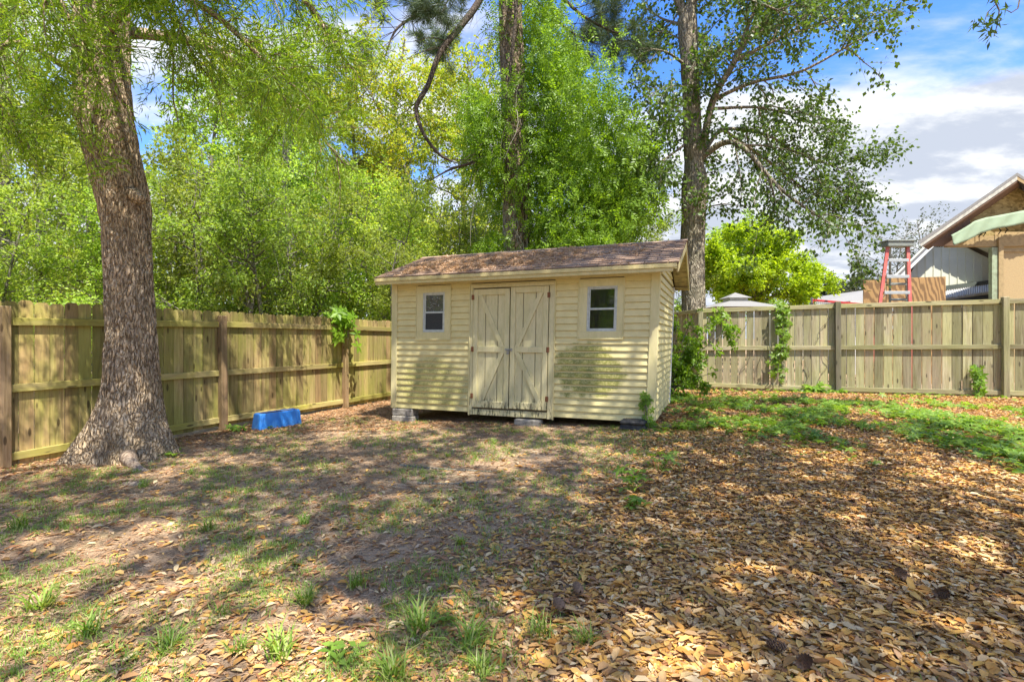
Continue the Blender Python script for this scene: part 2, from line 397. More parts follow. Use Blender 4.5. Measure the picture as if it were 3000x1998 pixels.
def fence(name, label, nodes, rails, inside, dog, mats, bw, gap, posts=True, top_over=0, ph=.0):
    """nodes: (x, y, z_bottom, z_top) at each post; rails: list per node of rail centre heights; inside: +1 if the yard is left of the run"""
    root = empty(name, (nodes[0][0], nodes[0][1], 0)); tag(root, label, 'fence')
    mb, mr, mp = mats; off = Vector((nodes[0][0], nodes[0][1], 0))
    for i in range(len(nodes)):
        x, y, z0, z1 = nodes[i]
        j = min(i, len(nodes) - 2); d = (Vector(nodes[j + 1][:2]) - Vector(nodes[j][:2])).normalized(); nrm = Vector((-d.y, d.x)) * inside
        ang = math.atan2(d.y, d.x); zt = z1 + ph + rnd.uniform(-.01, .02)
        b = MB(); b.cbox((-.05, -.05, 0), (.05, .05, zt - z0 + .15), .008)
        o = link('post', b.mesh('post', mp), root, Vector((x, y, z0 - .15)) - off + Vector((nrm.x, nrm.y, 0)) * .055, (rnd.uniform(-.006, .006), rnd.uniform(-.01, .01), ang))
    cache = {}
    for i in range(len(nodes) - 1):
        a = nodes[i]; c = nodes[i + 1]; A = Vector(a[:2]); C = Vector(c[:2]); d = C - A; L = d.length; d.normalize()
        nrm = Vector((-d.y, d.x)) * inside; ang = math.atan2(d.y, d.x)
        for ra, rc in zip(rails[i], rails[i + 1]):
            s0 = .052; p0 = A + d * s0; L2 = L - 2 * s0; q = A + nrm * .024 + d * s0
            b = MB(); h = .088 / 2
            b.cbox((0, -.019, -h), (L2, .019, h), .004)
            o = link('rail', b.mesh('rail', mr), root, Vector((q.x, q.y, ra)) - off, (0, -math.atan2(rc - ra, L), ang))
        n = int(round(L / (bw + gap))); stp = L / n
        for k in range(n):
            t = (k + .5) / n; p = A + d * (L * t); zb = a[2] * (1 - t) + c[2] * t; zt = a[3] * (1 - t) + c[3] * t
            w = stp - gap - rnd.uniform(0, .006); h = round(zt - zb + .03 + rnd.uniform(-.012, .012), 3)
            me = board_mesh(w, h, .017, dog, mb)
            q = p - nrm * (.0015 if inside > 0 else .0015)
            o = link('board', me, root, Vector((q.x, q.y, zb - .03)) - off, (0, rnd.uniform(-.004, .004), ang + (0 if inside < 0 else math.pi) + rnd.uniform(-.01, .01)))
    return root
# left fence: posts 2.56 m apart, running away from the camera
def nd(x, Z, ytop, ybot):
    p = at(x, ytop, Z); return (p.x, p.y, at(x, ybot, Z).z, p.z)
LZ = [(-1177 * 0 + 5, 5.71), (508, 7.98), (790, 10.29), (970, 12.6)]
Ln = [(-6.84, 3.41, -.07, 1.86), nd(5, 5.71, 690, 1075), nd(508, 7.98, 716, 974), nd(790, 10.29, 732, 930), nd(968, 12.6, 742, 905), (-1.10, 14.9, .05, 1.80), (.02, 17.2, .06, 1.82)]
def zr(x, y, Z): return at(x, y, Z).z
Lr = [(1.63, .87, .12), (zr(5, 739, 5.71), zr(5, 894, 5.71), zr(5, 1052, 5.71)), (zr(508, 746, 7.98), zr(508, 857, 7.98), zr(508, 964, 7.98)),
      (zr(790, 754, 10.29), zr(790, 839, 10.29), zr(790, 922, 10.29)), (zr(968, 760, 12.6), zr(968, 826, 12.6), zr(968, 893, 12.6)), (1.6, .87, .2), (1.6, .87, .2)]
fence('privacy_fence', 'mossy yellow-brown dog-eared picket fence behind the big oak and blue tub', Ln, Lr, -1, True, (W_L, W_LR, W_LP), .138, .004, ph=-.06)
Rn = [(5.0, 17.0, .22, 1.98), nd(1541, 14.2, 724, 888), nd(1609, 11.48, 716, 900), nd(1925, 10.6, 701, 908), nd(2308, 9.70, 688, 913), (11.9, 8.8, .30, 2.17)]
Rr = [(1.95, 1.1, .35), (zr(1541, 724, 14.2), zr(1541, 806, 14.2), zr(1541, 880, 14.2)), (zr(1609, 715, 11.48), zr(1609, 801, 11.48), zr(1609, 884, 11.48)),
      (zr(1925, 704, 10.6), zr(1925, 799, 10.6), zr(1925, 894, 10.6)), (zr(2308, 693, 9.7), zr(2308, 797, 9.7), zr(2308, 903, 9.7)), (2.13, 1.24, .36)]
fence('board_fence', 'grey-green flat-topped board fence with narrow gaps, running from behind the shed to the right edge', Rn, Rr, -1, False, (W_R, W_RR, W_RP), .147, .012, ph=.05)

# ------------------------------------------------------------------ shed
SL = (-1.98, 8.47); SA = math.atan2(-.371, .928); SW, SDp = 4.18, 2.4
shed = empty('garden_shed', (SL[0], SL[1], 0), SA)
tag(shed, 'cream vinyl-sided shed with double barn doors, two windows and a brown shingle roof', 'shed')
def shed_siding_mat():
    m, nt, b, o = newmat('cream_siding')
    tc = N(nt, 'ShaderNodeTexCoord'); v = tc.outputs['Object']; s = N(nt, 'ShaderNodeSeparateXYZ'); nt.links.new(v, s.inputs[0])
    u, vv, z = s.outputs
    def blob(cu, cz, ru, rz):
        a = mth(nt, 'POWER', mth(nt, 'DIVIDE', mth(nt, 'SUBTRACT', u, cu), ru), 2); c = mth(nt, 'POWER', mth(nt, 'DIVIDE', mth(nt, 'SUBTRACT', z, cz), rz), 2)
        return mth(nt, 'ADD', a, c)
    n1 = noi(nt, mapv(nt, v, scale=(1, 1, 1.6)), 5, 6, .65); n2 = noi(nt, v, 45, 5, .7)
    # the upper two thirds of each course hold the mildew, the lip stays clean
    fr = mth(nt, 'FRACT', mth(nt, 'DIVIDE', mth(nt, 'SUBTRACT', z, .262), .0962)); band = sstep(nt, fr, .70, .80, 1, 0)
    front = sstep(nt, vv, .02, .05, 1, 0)
    row = mth(nt, 'FLOOR', mth(nt, 'DIVIDE', mth(nt, 'SUBTRACT', z, .262), .0962)); rc = N(nt, 'ShaderNodeCombineXYZ'); nt.links.new(mth(nt, 'MULTIPLY', u, 2.2), rc.inputs[0]); nt.links.new(mth(nt, 'MULTIPLY', row, 3.71), rc.inputs[1])
    nr = noi(nt, rc.outputs[0], 1.0, 3, .6)
    m1 = sstep(nt, mth(nt, 'ADD', blob(3.3, .94, .58, .44), mth(nt, 'ADD', mth(nt, 'MULTIPLY', n1, .9), mth(nt, 'MULTIPLY', nr, 2.0))), 2.05, 2.4, 1, 0)
    m2 = sstep(nt, mth(nt, 'ADD', blob(.72, .66, .8, .48), mth(nt, 'ADD', mth(nt, 'MULTIPLY', n1, 1.2), mth(nt, 'MULTIPLY', nr, 1.6))), 1.6, 2.5, .8, 0)
    mm = mth(nt, 'MULTIPLY', mth(nt, 'MULTIPLY', mth(nt, 'MAXIMUM', m1, m2), band), front)
    mm = mth(nt, 'MULTIPLY', mm, sstep(nt, n2, .30, .60, .35, 1))
    low = mth(nt, 'MULTIPLY', sstep(nt, z, .25, .65, .35, 0), sstep(nt, n1, .4, .6))
    c = mixc(nt, sstep(nt, n1, .35, .7), (.72, .62, .295), (.63, .535, .245))
    c = mixc(nt, mth(nt, 'MULTIPLY', sstep(nt, n2, .5, .75), .25), c, (.42, .36, .22))
    c = mixc(nt, low, c, (.36, .34, .14)); c = mixc(nt, mm, c, (.19, .19, .03))
    setc(nt, b, c, .5, .35); return m
M_SID = shed_siding_mat()
def painted(name, base, wear=.5):
    m, nt, b, o = newmat(name)
    v, rd = objrand(nt); n1 = noi(nt, mapv(nt, v, scale=(6, 6, 2)), 1.5, 6, .65); n2 = noi(nt, mapv(nt, v, scale=(30, 30, 6)), 1.2, 5, .7)
    tc = N(nt, 'ShaderNodeTexCoord'); s = N(nt, 'ShaderNodeSeparateXYZ'); nt.links.new(tc.outputs['Object'], s.inputs[0])
    low = sstep(nt, s.outputs[2], .30, .62, 1, .12)
    c = mixc(nt, sstep(nt, n1, .38, .7, 0, .55), base, tuple(a * k for a, k in zip(base, (.78, .80, .66))))
    wr = mth(nt, 'MULTIPLY', mth(nt, 'MULTIPLY', sstep(nt, n2, .50, .60), low), wear)
    c = mixc(nt, wr, c, (.10, .095, .055)); setc(nt, b, c, .6, .3)
    bump(nt, b, n2, .15, .004); return m
M_TRIM = painted('cream_trim_paint', (.67, .59, .31), .5); M_DOOR = painted('cream_door_paint', (.65, .575, .325), 1.0); M_GRIME = painted('mouldy_trim_paint', (.60, .50, .24), 1.0)
M_WFR = plain('white_window_vinyl', (.56, .58, .52), .45, .4, 20, .35); M_DK = plain('dark_void', (.02, .02, .018), .9, .1)
M_RUST = plain('rusty_steel', (.30, .13, .06), .7, .3, 60, .7, (.10, .045, .03), .3); M_STEEL = plain('galvanised_steel', (.35, .35, .34), .4, .5, 60, .5, (.12, .11, .10), .8)
M_SOFF = plain('peeling_soffit', (.50, .40, .20), .8, .2, 10, .9, (.16, .12, .07), bmp=.5)
M_BWALL = plain('sheathing', (.20, .16, .10), .9, .1)
def glassmat(name, dust=.1, tint=(.01, .012, .01)):
    m, nt, b, o = newmat(name)
    tr = N(nt, 'ShaderNodeBsdfTransparent'); tr.inputs[0].default_value = (.62, .68, .63, 1); gl = N(nt, 'ShaderNodeBsdfGlossy'); gl.inputs['Roughness'].default_value = .02
    fr = N(nt, 'ShaderNodeFresnel'); fr.inputs[0].default_value = 1.7
    df = N(nt, 'ShaderNodeBsdfDiffuse'); tc = N(nt, 'ShaderNodeTexCoord'); nz = noi(nt, tc.outputs['Object'], 38, 4, .6); df.inputs[0].default_value = (.5, .5, .45, 1)
    m1 = N(nt, 'ShaderNodeMixShader'); nt.links.new(fr.outputs[0], m1.inputs[0]); nt.links.new(tr.outputs[0], m1.inputs[1]); nt.links.new(gl.outputs[0], m1.inputs[2])
    m2 = N(nt, 'ShaderNodeMixShader'); nt.links.new(sstep(nt, nz, .5, .78, dust * .2, dust), m2.inputs[0]); nt.links.new(m1.outputs[0], m2.inputs[1]); nt.links.new(df.outputs[0], m2.inputs[2])
    nt.links.new(m2.outputs[0], o.inputs[0]); return m
M_GL = glassmat('window_glass', .10); M_GLD = glassmat('speckled_window_glass', .75); M_SCR = plain('window_screen', (.055, .058, .055), .8, .2, 60, .5)
def lean(p):
    u, v, z = p; k = .012 + .028 * (u / SW) ** 2; return (u + (z - .27) * k, v, z)
def sb(mb, name, mat, parent=shed, smooth=False):
    mb.v = [lean(p) for p in mb.v]; return mb.build(name, mat, parent, smooth)
ZB, ZT, CO = .262, 2.30, .0962
WL = (.46, 1.07, 1.385, 2.228); WR = (3.12, 3.735, 1.40, 2.226); DR = (1.425, 2.765, .225, 2.222)
# walls (sheathing) behind the siding, with the window openings left open
wl = MB(); t = .012
g1 = (.575, .97, 1.50, 2.13); g2 = (3.235, 3.65, 1.50, 2.13)
wl.box((0, t, ZB), (g1[0], .06, ZT)); wl.box((g1[1], t, ZB), (g2[0], .06, ZT)); wl.box((g2[1], t, ZB), (SW, .06, ZT))
for g in (g1, g2): wl.box((g[0], t, ZB), (g[1], .06, g[2])); wl.box((g[0], t, g[3]), (g[1], .06, ZT))
wl.box((0, SDp - .06, ZB), (SW, SDp, ZT)); wl.box((0, .06, ZB), (.06, SDp - .06, ZT)); wl.box((SW - .06, .06, ZB), (SW, SDp - .06, ZT))
RZ = 2.80
for u0 in (0, SW - .06): wl.prism([(u0, .1, ZT), (u0, SDp - .1, ZT), (u0, SDp / 2, RZ - .03)], (.06, 0, 0))
wl.box((.06, .06, ZB), (SW - .06, SDp - .06, ZB + .04))
sb(wl, 'wall', M_BWALL)
def course(u0, u1, z, front=True):
    b = MB(); th = .025; h = CO - .0012
    prof = [(0, 0), (-.012, 0), (-th, .002), (-th, .008), (-.004, h), (0, h)]
    n = len(prof)
    if front == 1: P0 = [(u0, .010 + a, z + c) for a, c in prof]; d = (u1 - u0, 0, 0)
    elif front == 2: P0 = [(SW - .0 - a, u0, z + c) for a, c in prof]; d = (0, u1 - u0, 0)
    else: P0 = [(a, u0, z + c) for a, c in prof]; d = (0, u1 - u0, 0)
    b.prism(P0, d); return b
k = 0
while ZB + k * CO < ZT - .02:
    z = ZB + k * CO; zt = z + CO; segs = []
    for (a, c, ws) in ((.09, DR[0], WL), (DR[1], SW - .09, WR)):
        if z < ws[3] - .01 and zt > ws[2] + .05: segs += [(a, ws[0] + .004), (ws[1] - .004, c)]
        else: segs += [(a, c)]
    if z > DR[3] - .02: segs = [(.09, SW - .09)]
    for a, c in segs: sb(course(a, c, z, 1), 'siding_board', M_SID)
    sb(course(.05, SDp - .06, z, 2), 'siding_board', M_SID); sb(course(.05, SDp - .06, z, 3), 'siding_board', M_SID)
    k += 1
for k2 in range(5):
    z = ZT + .002 + k2 * CO; f = (z + CO * .6 - ZT) / (RZ - ZT)
    if f < .95:
        a = SDp / 2 * f + .06; sb(course(a, SDp - a, z, 2), 'siding_board', M_SID); sb(course(a, SDp - a, z, 3), 'siding_board', M_SID)
for (a, c) in ((0, .09), (SW - .09, SW)):
    sb(MB().cbox((a - .018 if a == 0 else a, -.024, ZB - .006), (c if a == 0 else c + .022, .008, ZT), .004), 'corner_post', M_TRIM)
sb(MB().cbox((SW - .0, .010, ZB - .006), (SW + .022, .085, ZT), .004), 'corner_post', M_TRIM)
sb(MB().cbox((SW, SDp - .05, ZB - .006), (SW + .03, SDp + .02, ZT), .004), 'corner_post', plain('white_corner_trim', (.72, .72, .68), .5, .4))
sb(MB().cbox((-.018, SDp - .05, ZB - .006), (.03, SDp + .02, ZT), .004), 'corner_post', M_TRIM)
sb(MB().cbox((.072, -.012, 2.255), (SW - .09, .0, 2.335), .003), 'frieze_board', M_TRIM)
# windows: trim, vinyl frame, two sashes with panes
def window(ws, g, scr):
    W = MB(); u0, u1, z0, z1 = ws; d = -.022
    fr = sb(MB().cbox((u0, d, g[3] + .0), (u1, .010, z1), .004), 'window', M_TRIM)   # head trim carries the rest
    def sub(mb, name, mat): return sb(mb, name, mat, fr)
    sub(MB().cbox((u0, d, z0), (u1, .010, g[2]), .004), 'trim', M_TRIM)
    sub(MB().cbox((u0, d + .002, g[2]), (g[0], .010, g[3]), .003), 'trim', M_TRIM); sub(MB().cbox((g[1], d + .002, g[2]), (u1, .010, g[3]), .003), 'trim', M_TRIM)
    for (a, b_) in (((u0 - .014, d - .006, z1), (u1 + .014, .010, z1 + .014)), ((u0 - .014, d - .006, z0 - .014), (u1 + .014, .010, z0)), ((u0 - .014, d - .006, z0), (u0, .010, z1)), ((u1, d - .006, z0), (u1 + .014, .010, z1))):
        sub(MB().cbox(a, b_, .003), 'moulding', M_TRIM)
    a0, a1, b0, b1 = g; f = .022; zm = (b0 + b1) / 2
    F = MB()
    F.cbox((a0, -.014, b0), (a1, .05, b0 + f), .003).cbox((a0, -.014, b1 - f), (a1, .05, b1), .003).cbox((a0, -.013, b0 + f), (a0 + f, .05, b1 - f), .003).cbox((a1 - f, -.013, b0 + f), (a1, .05, b1 - f), .003)
    sub(F, 'frame', M_WFR)
    for (q0, q1, y0, mt) in ((zm - .004, b1 - f, .006, M_GLD if scr else M_GL), (b0 + f, zm + .004, .024, M_SCR if scr else M_GL)):
        s = MB(); w2 = .018; c0, c1 = a0 + f + .001, a1 - f - .001
        if q0 < zm - .01: y0 = -.004
        s.cbox((c0, y0, q0), (c1, y0 + .014, q0 + w2), .002).cbox((c0, y0, q1 - w2), (c1, y0 + .014, q1), .002).cbox((c0, y0 + .001, q0 + w2), (c0 + w2, y0 + .013, q1 - w2), .002).cbox((c1 - w2, y0 + .001, q0 + w2), (c1, y0 + .013, q1 - w2), .002)
        sub(s, 'sash', M_WFR); sub(MB().box((c0 + w2 - .002, y0 + .005, q0 + w2 - .002), (c1 - w2 + .002, y0 + .008, q1 - w2 + .002)), 'pane', mt)
window(WL, g1, True); window(WR, g2, False)
# door casing and doors
jb = .048
for (a, c, z0, z1, nm) in ((DR[0], DR[0] + jb, .225, 2.17, 'door_jamb'), (DR[1] - jb - .03, DR[1], .225, 2.17, 'door_jamb')):
    sb(MB().cbox((a, -.026, z0), (c, .010, z1), .004), nm, M_DOOR)
sb(MB().cbox((DR[0], -.027, 2.172), (DR[1], .010, DR[3]), .004), 'door_head', M_DOOR)
for (a, b_) in (((DR[0] - .016, -.034, .215), (DR[0] - .001, .010, DR[3] + .012)), ((DR[1] + .001, -.034, .215), (DR[1] + .016, .010, DR[3] + .012)), ((DR[0], -.034, DR[3] + .001), (DR[1], .010, DR[3] + .014))):
    sb(MB().cbox(a, b_, .003), 'moulding', M_TRIM)
sb(MB().cbox((1.476, -.020, .228), (2.30, .010, .318), .004), 'threshold', M_DOOR); sb(MB().cbox((2.304, -.018, .232), (2.682, .010, .320), .004), 'threshold', M_DOOR)
def door(u0, u1, z0, z1, hinge_left, wst):
    d = sb(MB().box((u0 + .004, -.004, z0 + .004), (u1 - .004, .008, z1 - .004)), 'door', M_BWALL)  # slab coloured dark so the plank gaps read as shaded grooves
    def sub(mb, name, mat=M_DOOR): return sb(mb, name, mat, d)
    n = 3; w = (u1 - u0) / n
    for i in range(n): sub(MB().cbox((u0 + i * w + .005, -.014, z0), (u0 + (i + 1) * w - .005, -.003, z1), .003), 'plank')
    y0, y1 = -.040, -.0142; s = .076; a, c = u0 + .002, u1 - .002; hz = 1.235
    sub(MB().cbox((a, y0, z0), (a + s, y1, z1), .004), 'stile'); sub(MB().cbox((c - s, y0, z0), (c, y1, z1), .004), 'stile')
    sub(MB().cbox((a + s, y0 + .002, z1 - .09), (c - s, y1, z1), .004), 'door_rail'); sub(MB().cbox((a + s, y0 + .002, z0), (c - s, y1, z0 + .10), .004), 'door_rail')
    sub(MB().cbox((a + s, y0 + .002, hz - .045), (c - s, y1, hz + .045), .004), 'door_rail')
    il, ir = a + s, c - s; bw = .062
    def brace(p, q):
        (x0, zz0), (x1, zz1) = p, q; dx, dz = x1 - x0, zz1 - zz0; L = math.hypot(dx, dz)
        hw = bw / 2 * L / abs(dz)
        sg = 1 if dx > 0 else -1
        P = [(x0, zz0), (x0 + sg * 2 * hw, zz0), (x1, zz1), (x1 - sg * 2 * hw, zz1)]
        sub(MB().prism([(x, y1 - .0005, z) for x, z in P], (0, y0 + .003 - y1, 0)), 'brace')
    if wst: brace((il, z1 - .09), (ir, hz + .045)); brace((ir, hz - .045), (il + .04, z0 + .10))
    else: brace((ir, z1 - .09), (il, hz + .045)); brace((il, hz - .045), (ir, z0 + .10))
    return d
dl = door(1.480, 2.080, .345, 2.150, True, True); dr = door(2.092, 2.680, .352, 2.165, False, False)
for dd, u in ((dl, 1.476), (dr, 2.684)):
    for z in (.52, 1.235, 2.03):
        b = MB(); b.cbox((u - .022, -.047, z - .038), (u + .022, -.0405, z + .038), .002); b.tube([(u, -.049, z - .036), (u, -.049, z + .036)], .006, 8)
        for zz_ in (-.022, .022):
            for uu in (-.013, .013): b.tube([(u + uu, -.0465, z + zz_), (u + uu, -.050, z + zz_)], .004, 6)
        sb(b, 'hinge', M_RUST, dd)
lt = MB(); z = 1.225
lt.cbox((2.03, -.0405, z - .014), (2.12, -.0345, z + .016), .002); lt.tube([(2.02, -.046, z + .012), (2.13, -.046, z + .012)], .007, 8)
lt.cbox((2.112, -.0445, z - .02), (2.135, -.0345, z + .028), .002)
lt.tube([(2.062, -.048, z), (2.062, -.052, z - .022), (2.078, -.052, z - .026), (2.082, -.048, z - .002)], .0035, 6); lt.cbox((2.052, -.064, z - .062), (2.092, -.046, z - .024), .004)
lt.v = [(p[0], p[1] - .007, p[2]) for p in lt.v]
sb(lt, 'latch', M_STEEL)
# roof
OF, GL_, GR = .27, .17, .26; ZE = 2.372; VR = SDp / 2; rise = .535; sl_ = rise / (VR + OF); cs = 1 / math.hypot(1, sl_)
M_DECK = plain('roof_decking', (.20, .15, .09), .9, .1)
def rp(u, s, up=0.0, back=False):
    "point on the front roof slope: s metres up the slope from the eave"
    v = -OF + s * cs; z = ZE + s * cs * sl_; q = Vector((0, -sl_, 1)).normalized() * up; v += q.y; z += q.z
    if back: v = SDp - v
    return (u, v, z)
SLn = (VR + OF) / cs; U0, U1 = -GL_, SW + GR
rf = MB()
for bk in (False, True): rf.prism([rp(U0, 0, -.004, bk), rp(U1, 0, -.004, bk), rp(U1, SLn, -.004, bk), rp(U0, SLn, -.004, bk)], tuple(Vector(rp(0, 0, -.022, bk)) - Vector(rp(0, 0, -.004, bk))))
roof = sb(rf, 'roof', M_DECK)
def shingle_mat():
    m, nt, b, o = newmat('brown_shingle'); v, rd = objrand(nt)
    n1 = noi(nt, v, 130, 3, .7); n2 = noi(nt, v, 9, 5, .6)
    c = mixc(nt, sstep(nt, rd, 0, 1), (.31, .205, .145), (.44, .32, .235)); c = mixc(nt, sstep(nt, n1, .4, .65), c, (.21, .145, .10))
    c = mixc(nt, mth(nt, 'MULTIPLY', sstep(nt, n2, .48, .68), .6), c, (.30, .21, .15)); setc(nt, b, c, .95, .1); bump(nt, b, n1, .6, .003); return m
M_SH = shingle_mat()
nrow = 12; ex = SLn / nrow; smesh = []
for kind in range(5):
    w_, h_ = .30, ex + .03; b = MB(); dz = rnd.uniform(0, .004); lf = rnd.uniform(.008, .014)
    v = []
    for (x, s, t_) in ((.003, 0, lf + .007), (w_ - .003, 0, lf + .006 + dz), (w_ - .003, h_, .003), (.003, h_, .003)):
        p0 = Vector((x, s * cs, s * cs * sl_)); q = Vector((0, -sl_, 1)).normalized()
        v += [p0 + q * t_]
    for (x, s, t_) in ((.003, 0, .001), (w_ - .003, 0, .001), (w_ - .003, h_, -.001), (.003, h_, -.001)):
        p0 = Vector((x, s * cs, s * cs * sl_)); q = Vector((0, -sl_, 1)).normalized(); v += [p0 + q * t_]
    b.add(v, [(0, 1, 2, 3), (7, 6, 5, 4), (0, 4, 5, 1), (1, 5, 6, 2), (2, 6, 7, 3), (3, 7, 4, 0)]); smesh.append(b.mesh('shingle', M_SH))
for r_ in range(nrow):
    u = U0 - .01 - (.15 if r_ % 2 else 0)
    while u < U1 - .02:
        uu = max(u, U0 - .008); ww = min(u + .30, U1 + .008) - uu
        if ww > .03:
            p = rp(uu, r_ * ex, .0015 * r_ * 0); pl = lean(p)
            o = link('shingle', smesh[rnd.randrange(5)], roof, pl, (0, 0, 0)); o.scale = (ww / .30, 1, 1)
        u += .30
sb(MB().add([rp(U0 - .01, 0, .008, True), rp(U1 + .01, 0, .008, True), rp(U1 + .01, SLn + .02, .008, True), rp(U0 - .01, SLn + .02, .008, True), rp(U0 - .01, 0, -.002, True), rp(U1 + .01, 0, -.002, True), rp(U1 + .01, SLn, -.002, True), rp(U0 - .01, SLn, -.002, True)], [(3, 2, 1, 0), (4, 5, 6, 7), (0, 1, 5, 4), (1, 2, 6, 5), (2, 3, 7, 6), (3, 0, 4, 7)]), 'shingle_field', M_SH, roof)
cp = MB()
for bk in (False, True): cp.prism([rp(U0 - .01, SLn - .10, .016, bk), rp(U1 + .012, SLn - .10, .016, bk), rp(U1 + .012, SLn + .004, .016, bk), rp(U0 - .01, SLn + .004, .016, bk)], tuple(Vector(rp(0, 0, .022, bk)) - Vector(rp(0, 0, .016, bk))))
sb(cp, 'ridge_cap', M_SH, roof)
# fascia in two lapped boards, rake boards, soffits
sb(MB().cbox((U0, -OF - .020, ZE - .062), (U1 - .02, -OF - .001, ZE - .010), .003), 'fascia', M_GRIME, roof)
sb(MB().cbox((U0 + .01, -OF - .004, ZE - .112), (U1 - .06, -OF + .014, ZE - .063), .003), 'fascia', M_GRIME, roof)
sb(MB().cbox((U0, SDp + OF + .001, ZE - .10), (U1, SDp + OF + .02, ZE - .010), .003), 'fascia', M_GRIME, roof)
sb(MB().box((U0 + .02, -OF + .015, ZE - .075), (U1 - .02, -.014, ZE - .065)), 'soffit', M_TRIM, roof)
sb(MB().box((U0 + .02, SDp + .03, ZE - .075), (U1 - .02, SDp + OF, ZE - .065)), 'soffit', M_SOFF, roof)
for u in (U0, U1):
    for bk in (False, True):
        a = u - .019 if u > 0 else u
        q = MB().prism([rp(a, .0, -.024, bk), rp(a, SLn - .003, -.024, bk), rp(a, SLn - .003, -.125, bk), rp(a, .0, -.125, bk)], (.019, 0, 0)); sb(q, 'rake_board', M_GRIME, roof)
        c0, c1 = (SW + .025, U1 - .02) if u > 0 else (U0 + .02, -.02)
        q = MB().prism([rp(c0, .04, -.105, bk), rp(c0, SLn - .02, -.105, bk), rp(c0, SLn - .02, -.115, bk), rp(c0, .04, -.115, bk)], (c1 - c0, 0, 0)); sb(q, 'soffit', M_SOFF, roof)
def shw(u, v, z=0):
    u, v, z = lean((u, v, z if z else .27)); c, s = math.cos(SA), math.sin(SA); return Vector((SL[0] + u * c - v * s, SL[1] + u * s + v * c, z))
# pine straw and small litter on the roof
M_STRAW = leafmat('pine_straw', [(.28, .15, .07), (.52, .31, .16), (.66, .47, .30), (.40, .22, .10)], .1, .8, 0)
n = 42000; uu = RG.uniform(.1, 4.0, n); ss = RG.uniform(.02, 1.5, n)
def nz2(a, b, s): return np.array([noise.noise(Vector((x * s, y * s, 1.3))) for x, y in zip(a, b)])
dens = np.exp(-((uu - 1.45) / 1.25) ** 4) * np.clip(1.25 - abs(ss - (.62 + .12 * uu)) / .52, 0, 1) + .5 * nz2(uu, ss, 3.0); dens[(uu < .05)] = 0
kp = RG.random(n) < dens * 1.5; uu = uu[kp]; ss = ss[kp]; n = len(uu)
hh = RG.uniform(.012, .05, n) * np.clip(dens[kp], .2, 1)
P = np.array([rp(a, b, .012 + h) for a, b, h in zip(uu, ss, hh)]); th = RG.uniform(0, 6.28, n)
D = np.stack([np.cos(th), np.sin(th) * cs, np.sin(th) * cs * sl_ + RG.normal(0, .22, n)], 1); Nn = np.tile(np.array([0, -sl_, 1.]), (n, 1)) + RG.normal(0, .4, (n, 3))
Vv, Ff = leaf_arrays(P, D, Nn, RG.uniform(.05, .13, n), RG.uniform(.004, .012, n), .2)
mr = Matrix.Rotation(SA, 3, 'Z')
Vv = Vv @ np.array(mr).T + np.array([SL[0], SL[1], 0]); o = link('pine_straw', npmesh('pine_straw', Vv, Ff, M_STRAW))
tag(o, 'rusty brown pine straw lying across the left and middle of the shed roof', 'pine straw', kind='stuff')
# blocks
M_BLK = plain('concrete_block', (.34, .31, .26), .9, .1, 25, .8, (.12, .11, .09), bmp=.5)
for (u0, u1, v0, z0, z1, lab) in ((.03, .43, -.06, -.02, .135, 'lower concrete block, set in the ground, at the left front corner of the shed'), (.02, .40, -.035, .138, .250, 'upper thin block directly under the cream siding at the left front shed corner'), (2.20, 2.60, -.09, .02, .205, 'single grey concrete block under the shed below the double doors')):
    c = shw((u0 + u1) / 2, v0 + .1, z0); b = MB(); b.cbox((-(u1 - u0) / 2, -.1, z0), ((u1 - u0) / 2, .1, z1), .012)
    tag(link('concrete_block', b.mesh('concrete_block', M_BLK), None, (c.x, c.y, 0), (0, 0, SA + .02)), lab, 'block')
# the black plastic box lid at the right corner
M_BLKP = plain('black_plastic', (.022, .023, .024), .6, .25, 14, .7, (.09, .085, .075))
lid = empty('plastic_box', tuple(shw(3.95, -.16, gz(*shw(3.95, -.16)[:2]) + .02)), SA - .05); tag(lid, 'low black plastic box with a raised lid beside the right corner of the shed', 'box')
b = MB(); b.prism([(-.17, -.1, 0), (.17, -.1, 0), (.15, -.085, .06), (-.15, -.085, .06)], (0, .2, 0)); b.build('base', M_BLKP, lid)
b = MB(); b.cbox((-.165, -.115, .061), (.165, .12, .115), .018); b.cbox((-.12, -.08, .112), (.12, .085, .124), .004); b.build('lid', M_BLKP, lid)

# ------------------------------------------------------------------ blue tub
M_BLU = plain('faded_blue_plastic', (.03, .23, .72), .42, .45, 7, .5, (.12, .36, .74))
M_DIRT = plain('leaf_dirt', (.16, .13, .08), .95, .1, 22, .9, (.05, .05, .045), bmp=.6)
tub = empty('planter_tub', (-3.73, 8.14, -.03), math.atan2(.84, .54)); tag(tub, 'faded blue plastic planter box upside down in the leaves by the fence', 'planter')
b = MB(); L, D_, H = .76, .26, .275; tl, td = .035, .03
def rr(l, d, z, r=.03, k=3):
    out = []
    for (sx, sy, a0) in ((1, 1, 0), (-1, 1, 90), (-1, -1, 180), (1, -1, 270)):
        for i in range(k + 1):
            a = R(a0 + 90 * i / k); out.append((sx * (l / 2 - r) + r * math.cos(a), sy * (d / 2 - r) + r * math.sin(a), z))
    return out
rings = [rr(L, D_, -.03), rr(L, D_, .01), rr(L - .02, D_ - .02, .012), rr(L - 2 * tl, D_ - 2 * td, H - .015), rr(L - 2 * tl - .02, D_ - 2 * td - .02, H), rr(L - 2 * tl - .08, D_ - 2 * td - .06, H + .001), rr(L - 2 * tl - .09, D_ - 2 * td - .07, H - .014)]
n = len(rings[0]); vv = [p for r_ in rings for p in r_]; ff = [(i * n + j, i * n + (j + 1) % n, (i + 1) * n + (j + 1) % n, (i + 1) * n + j) for i in range(len(rings) - 1) for j in range(n)]
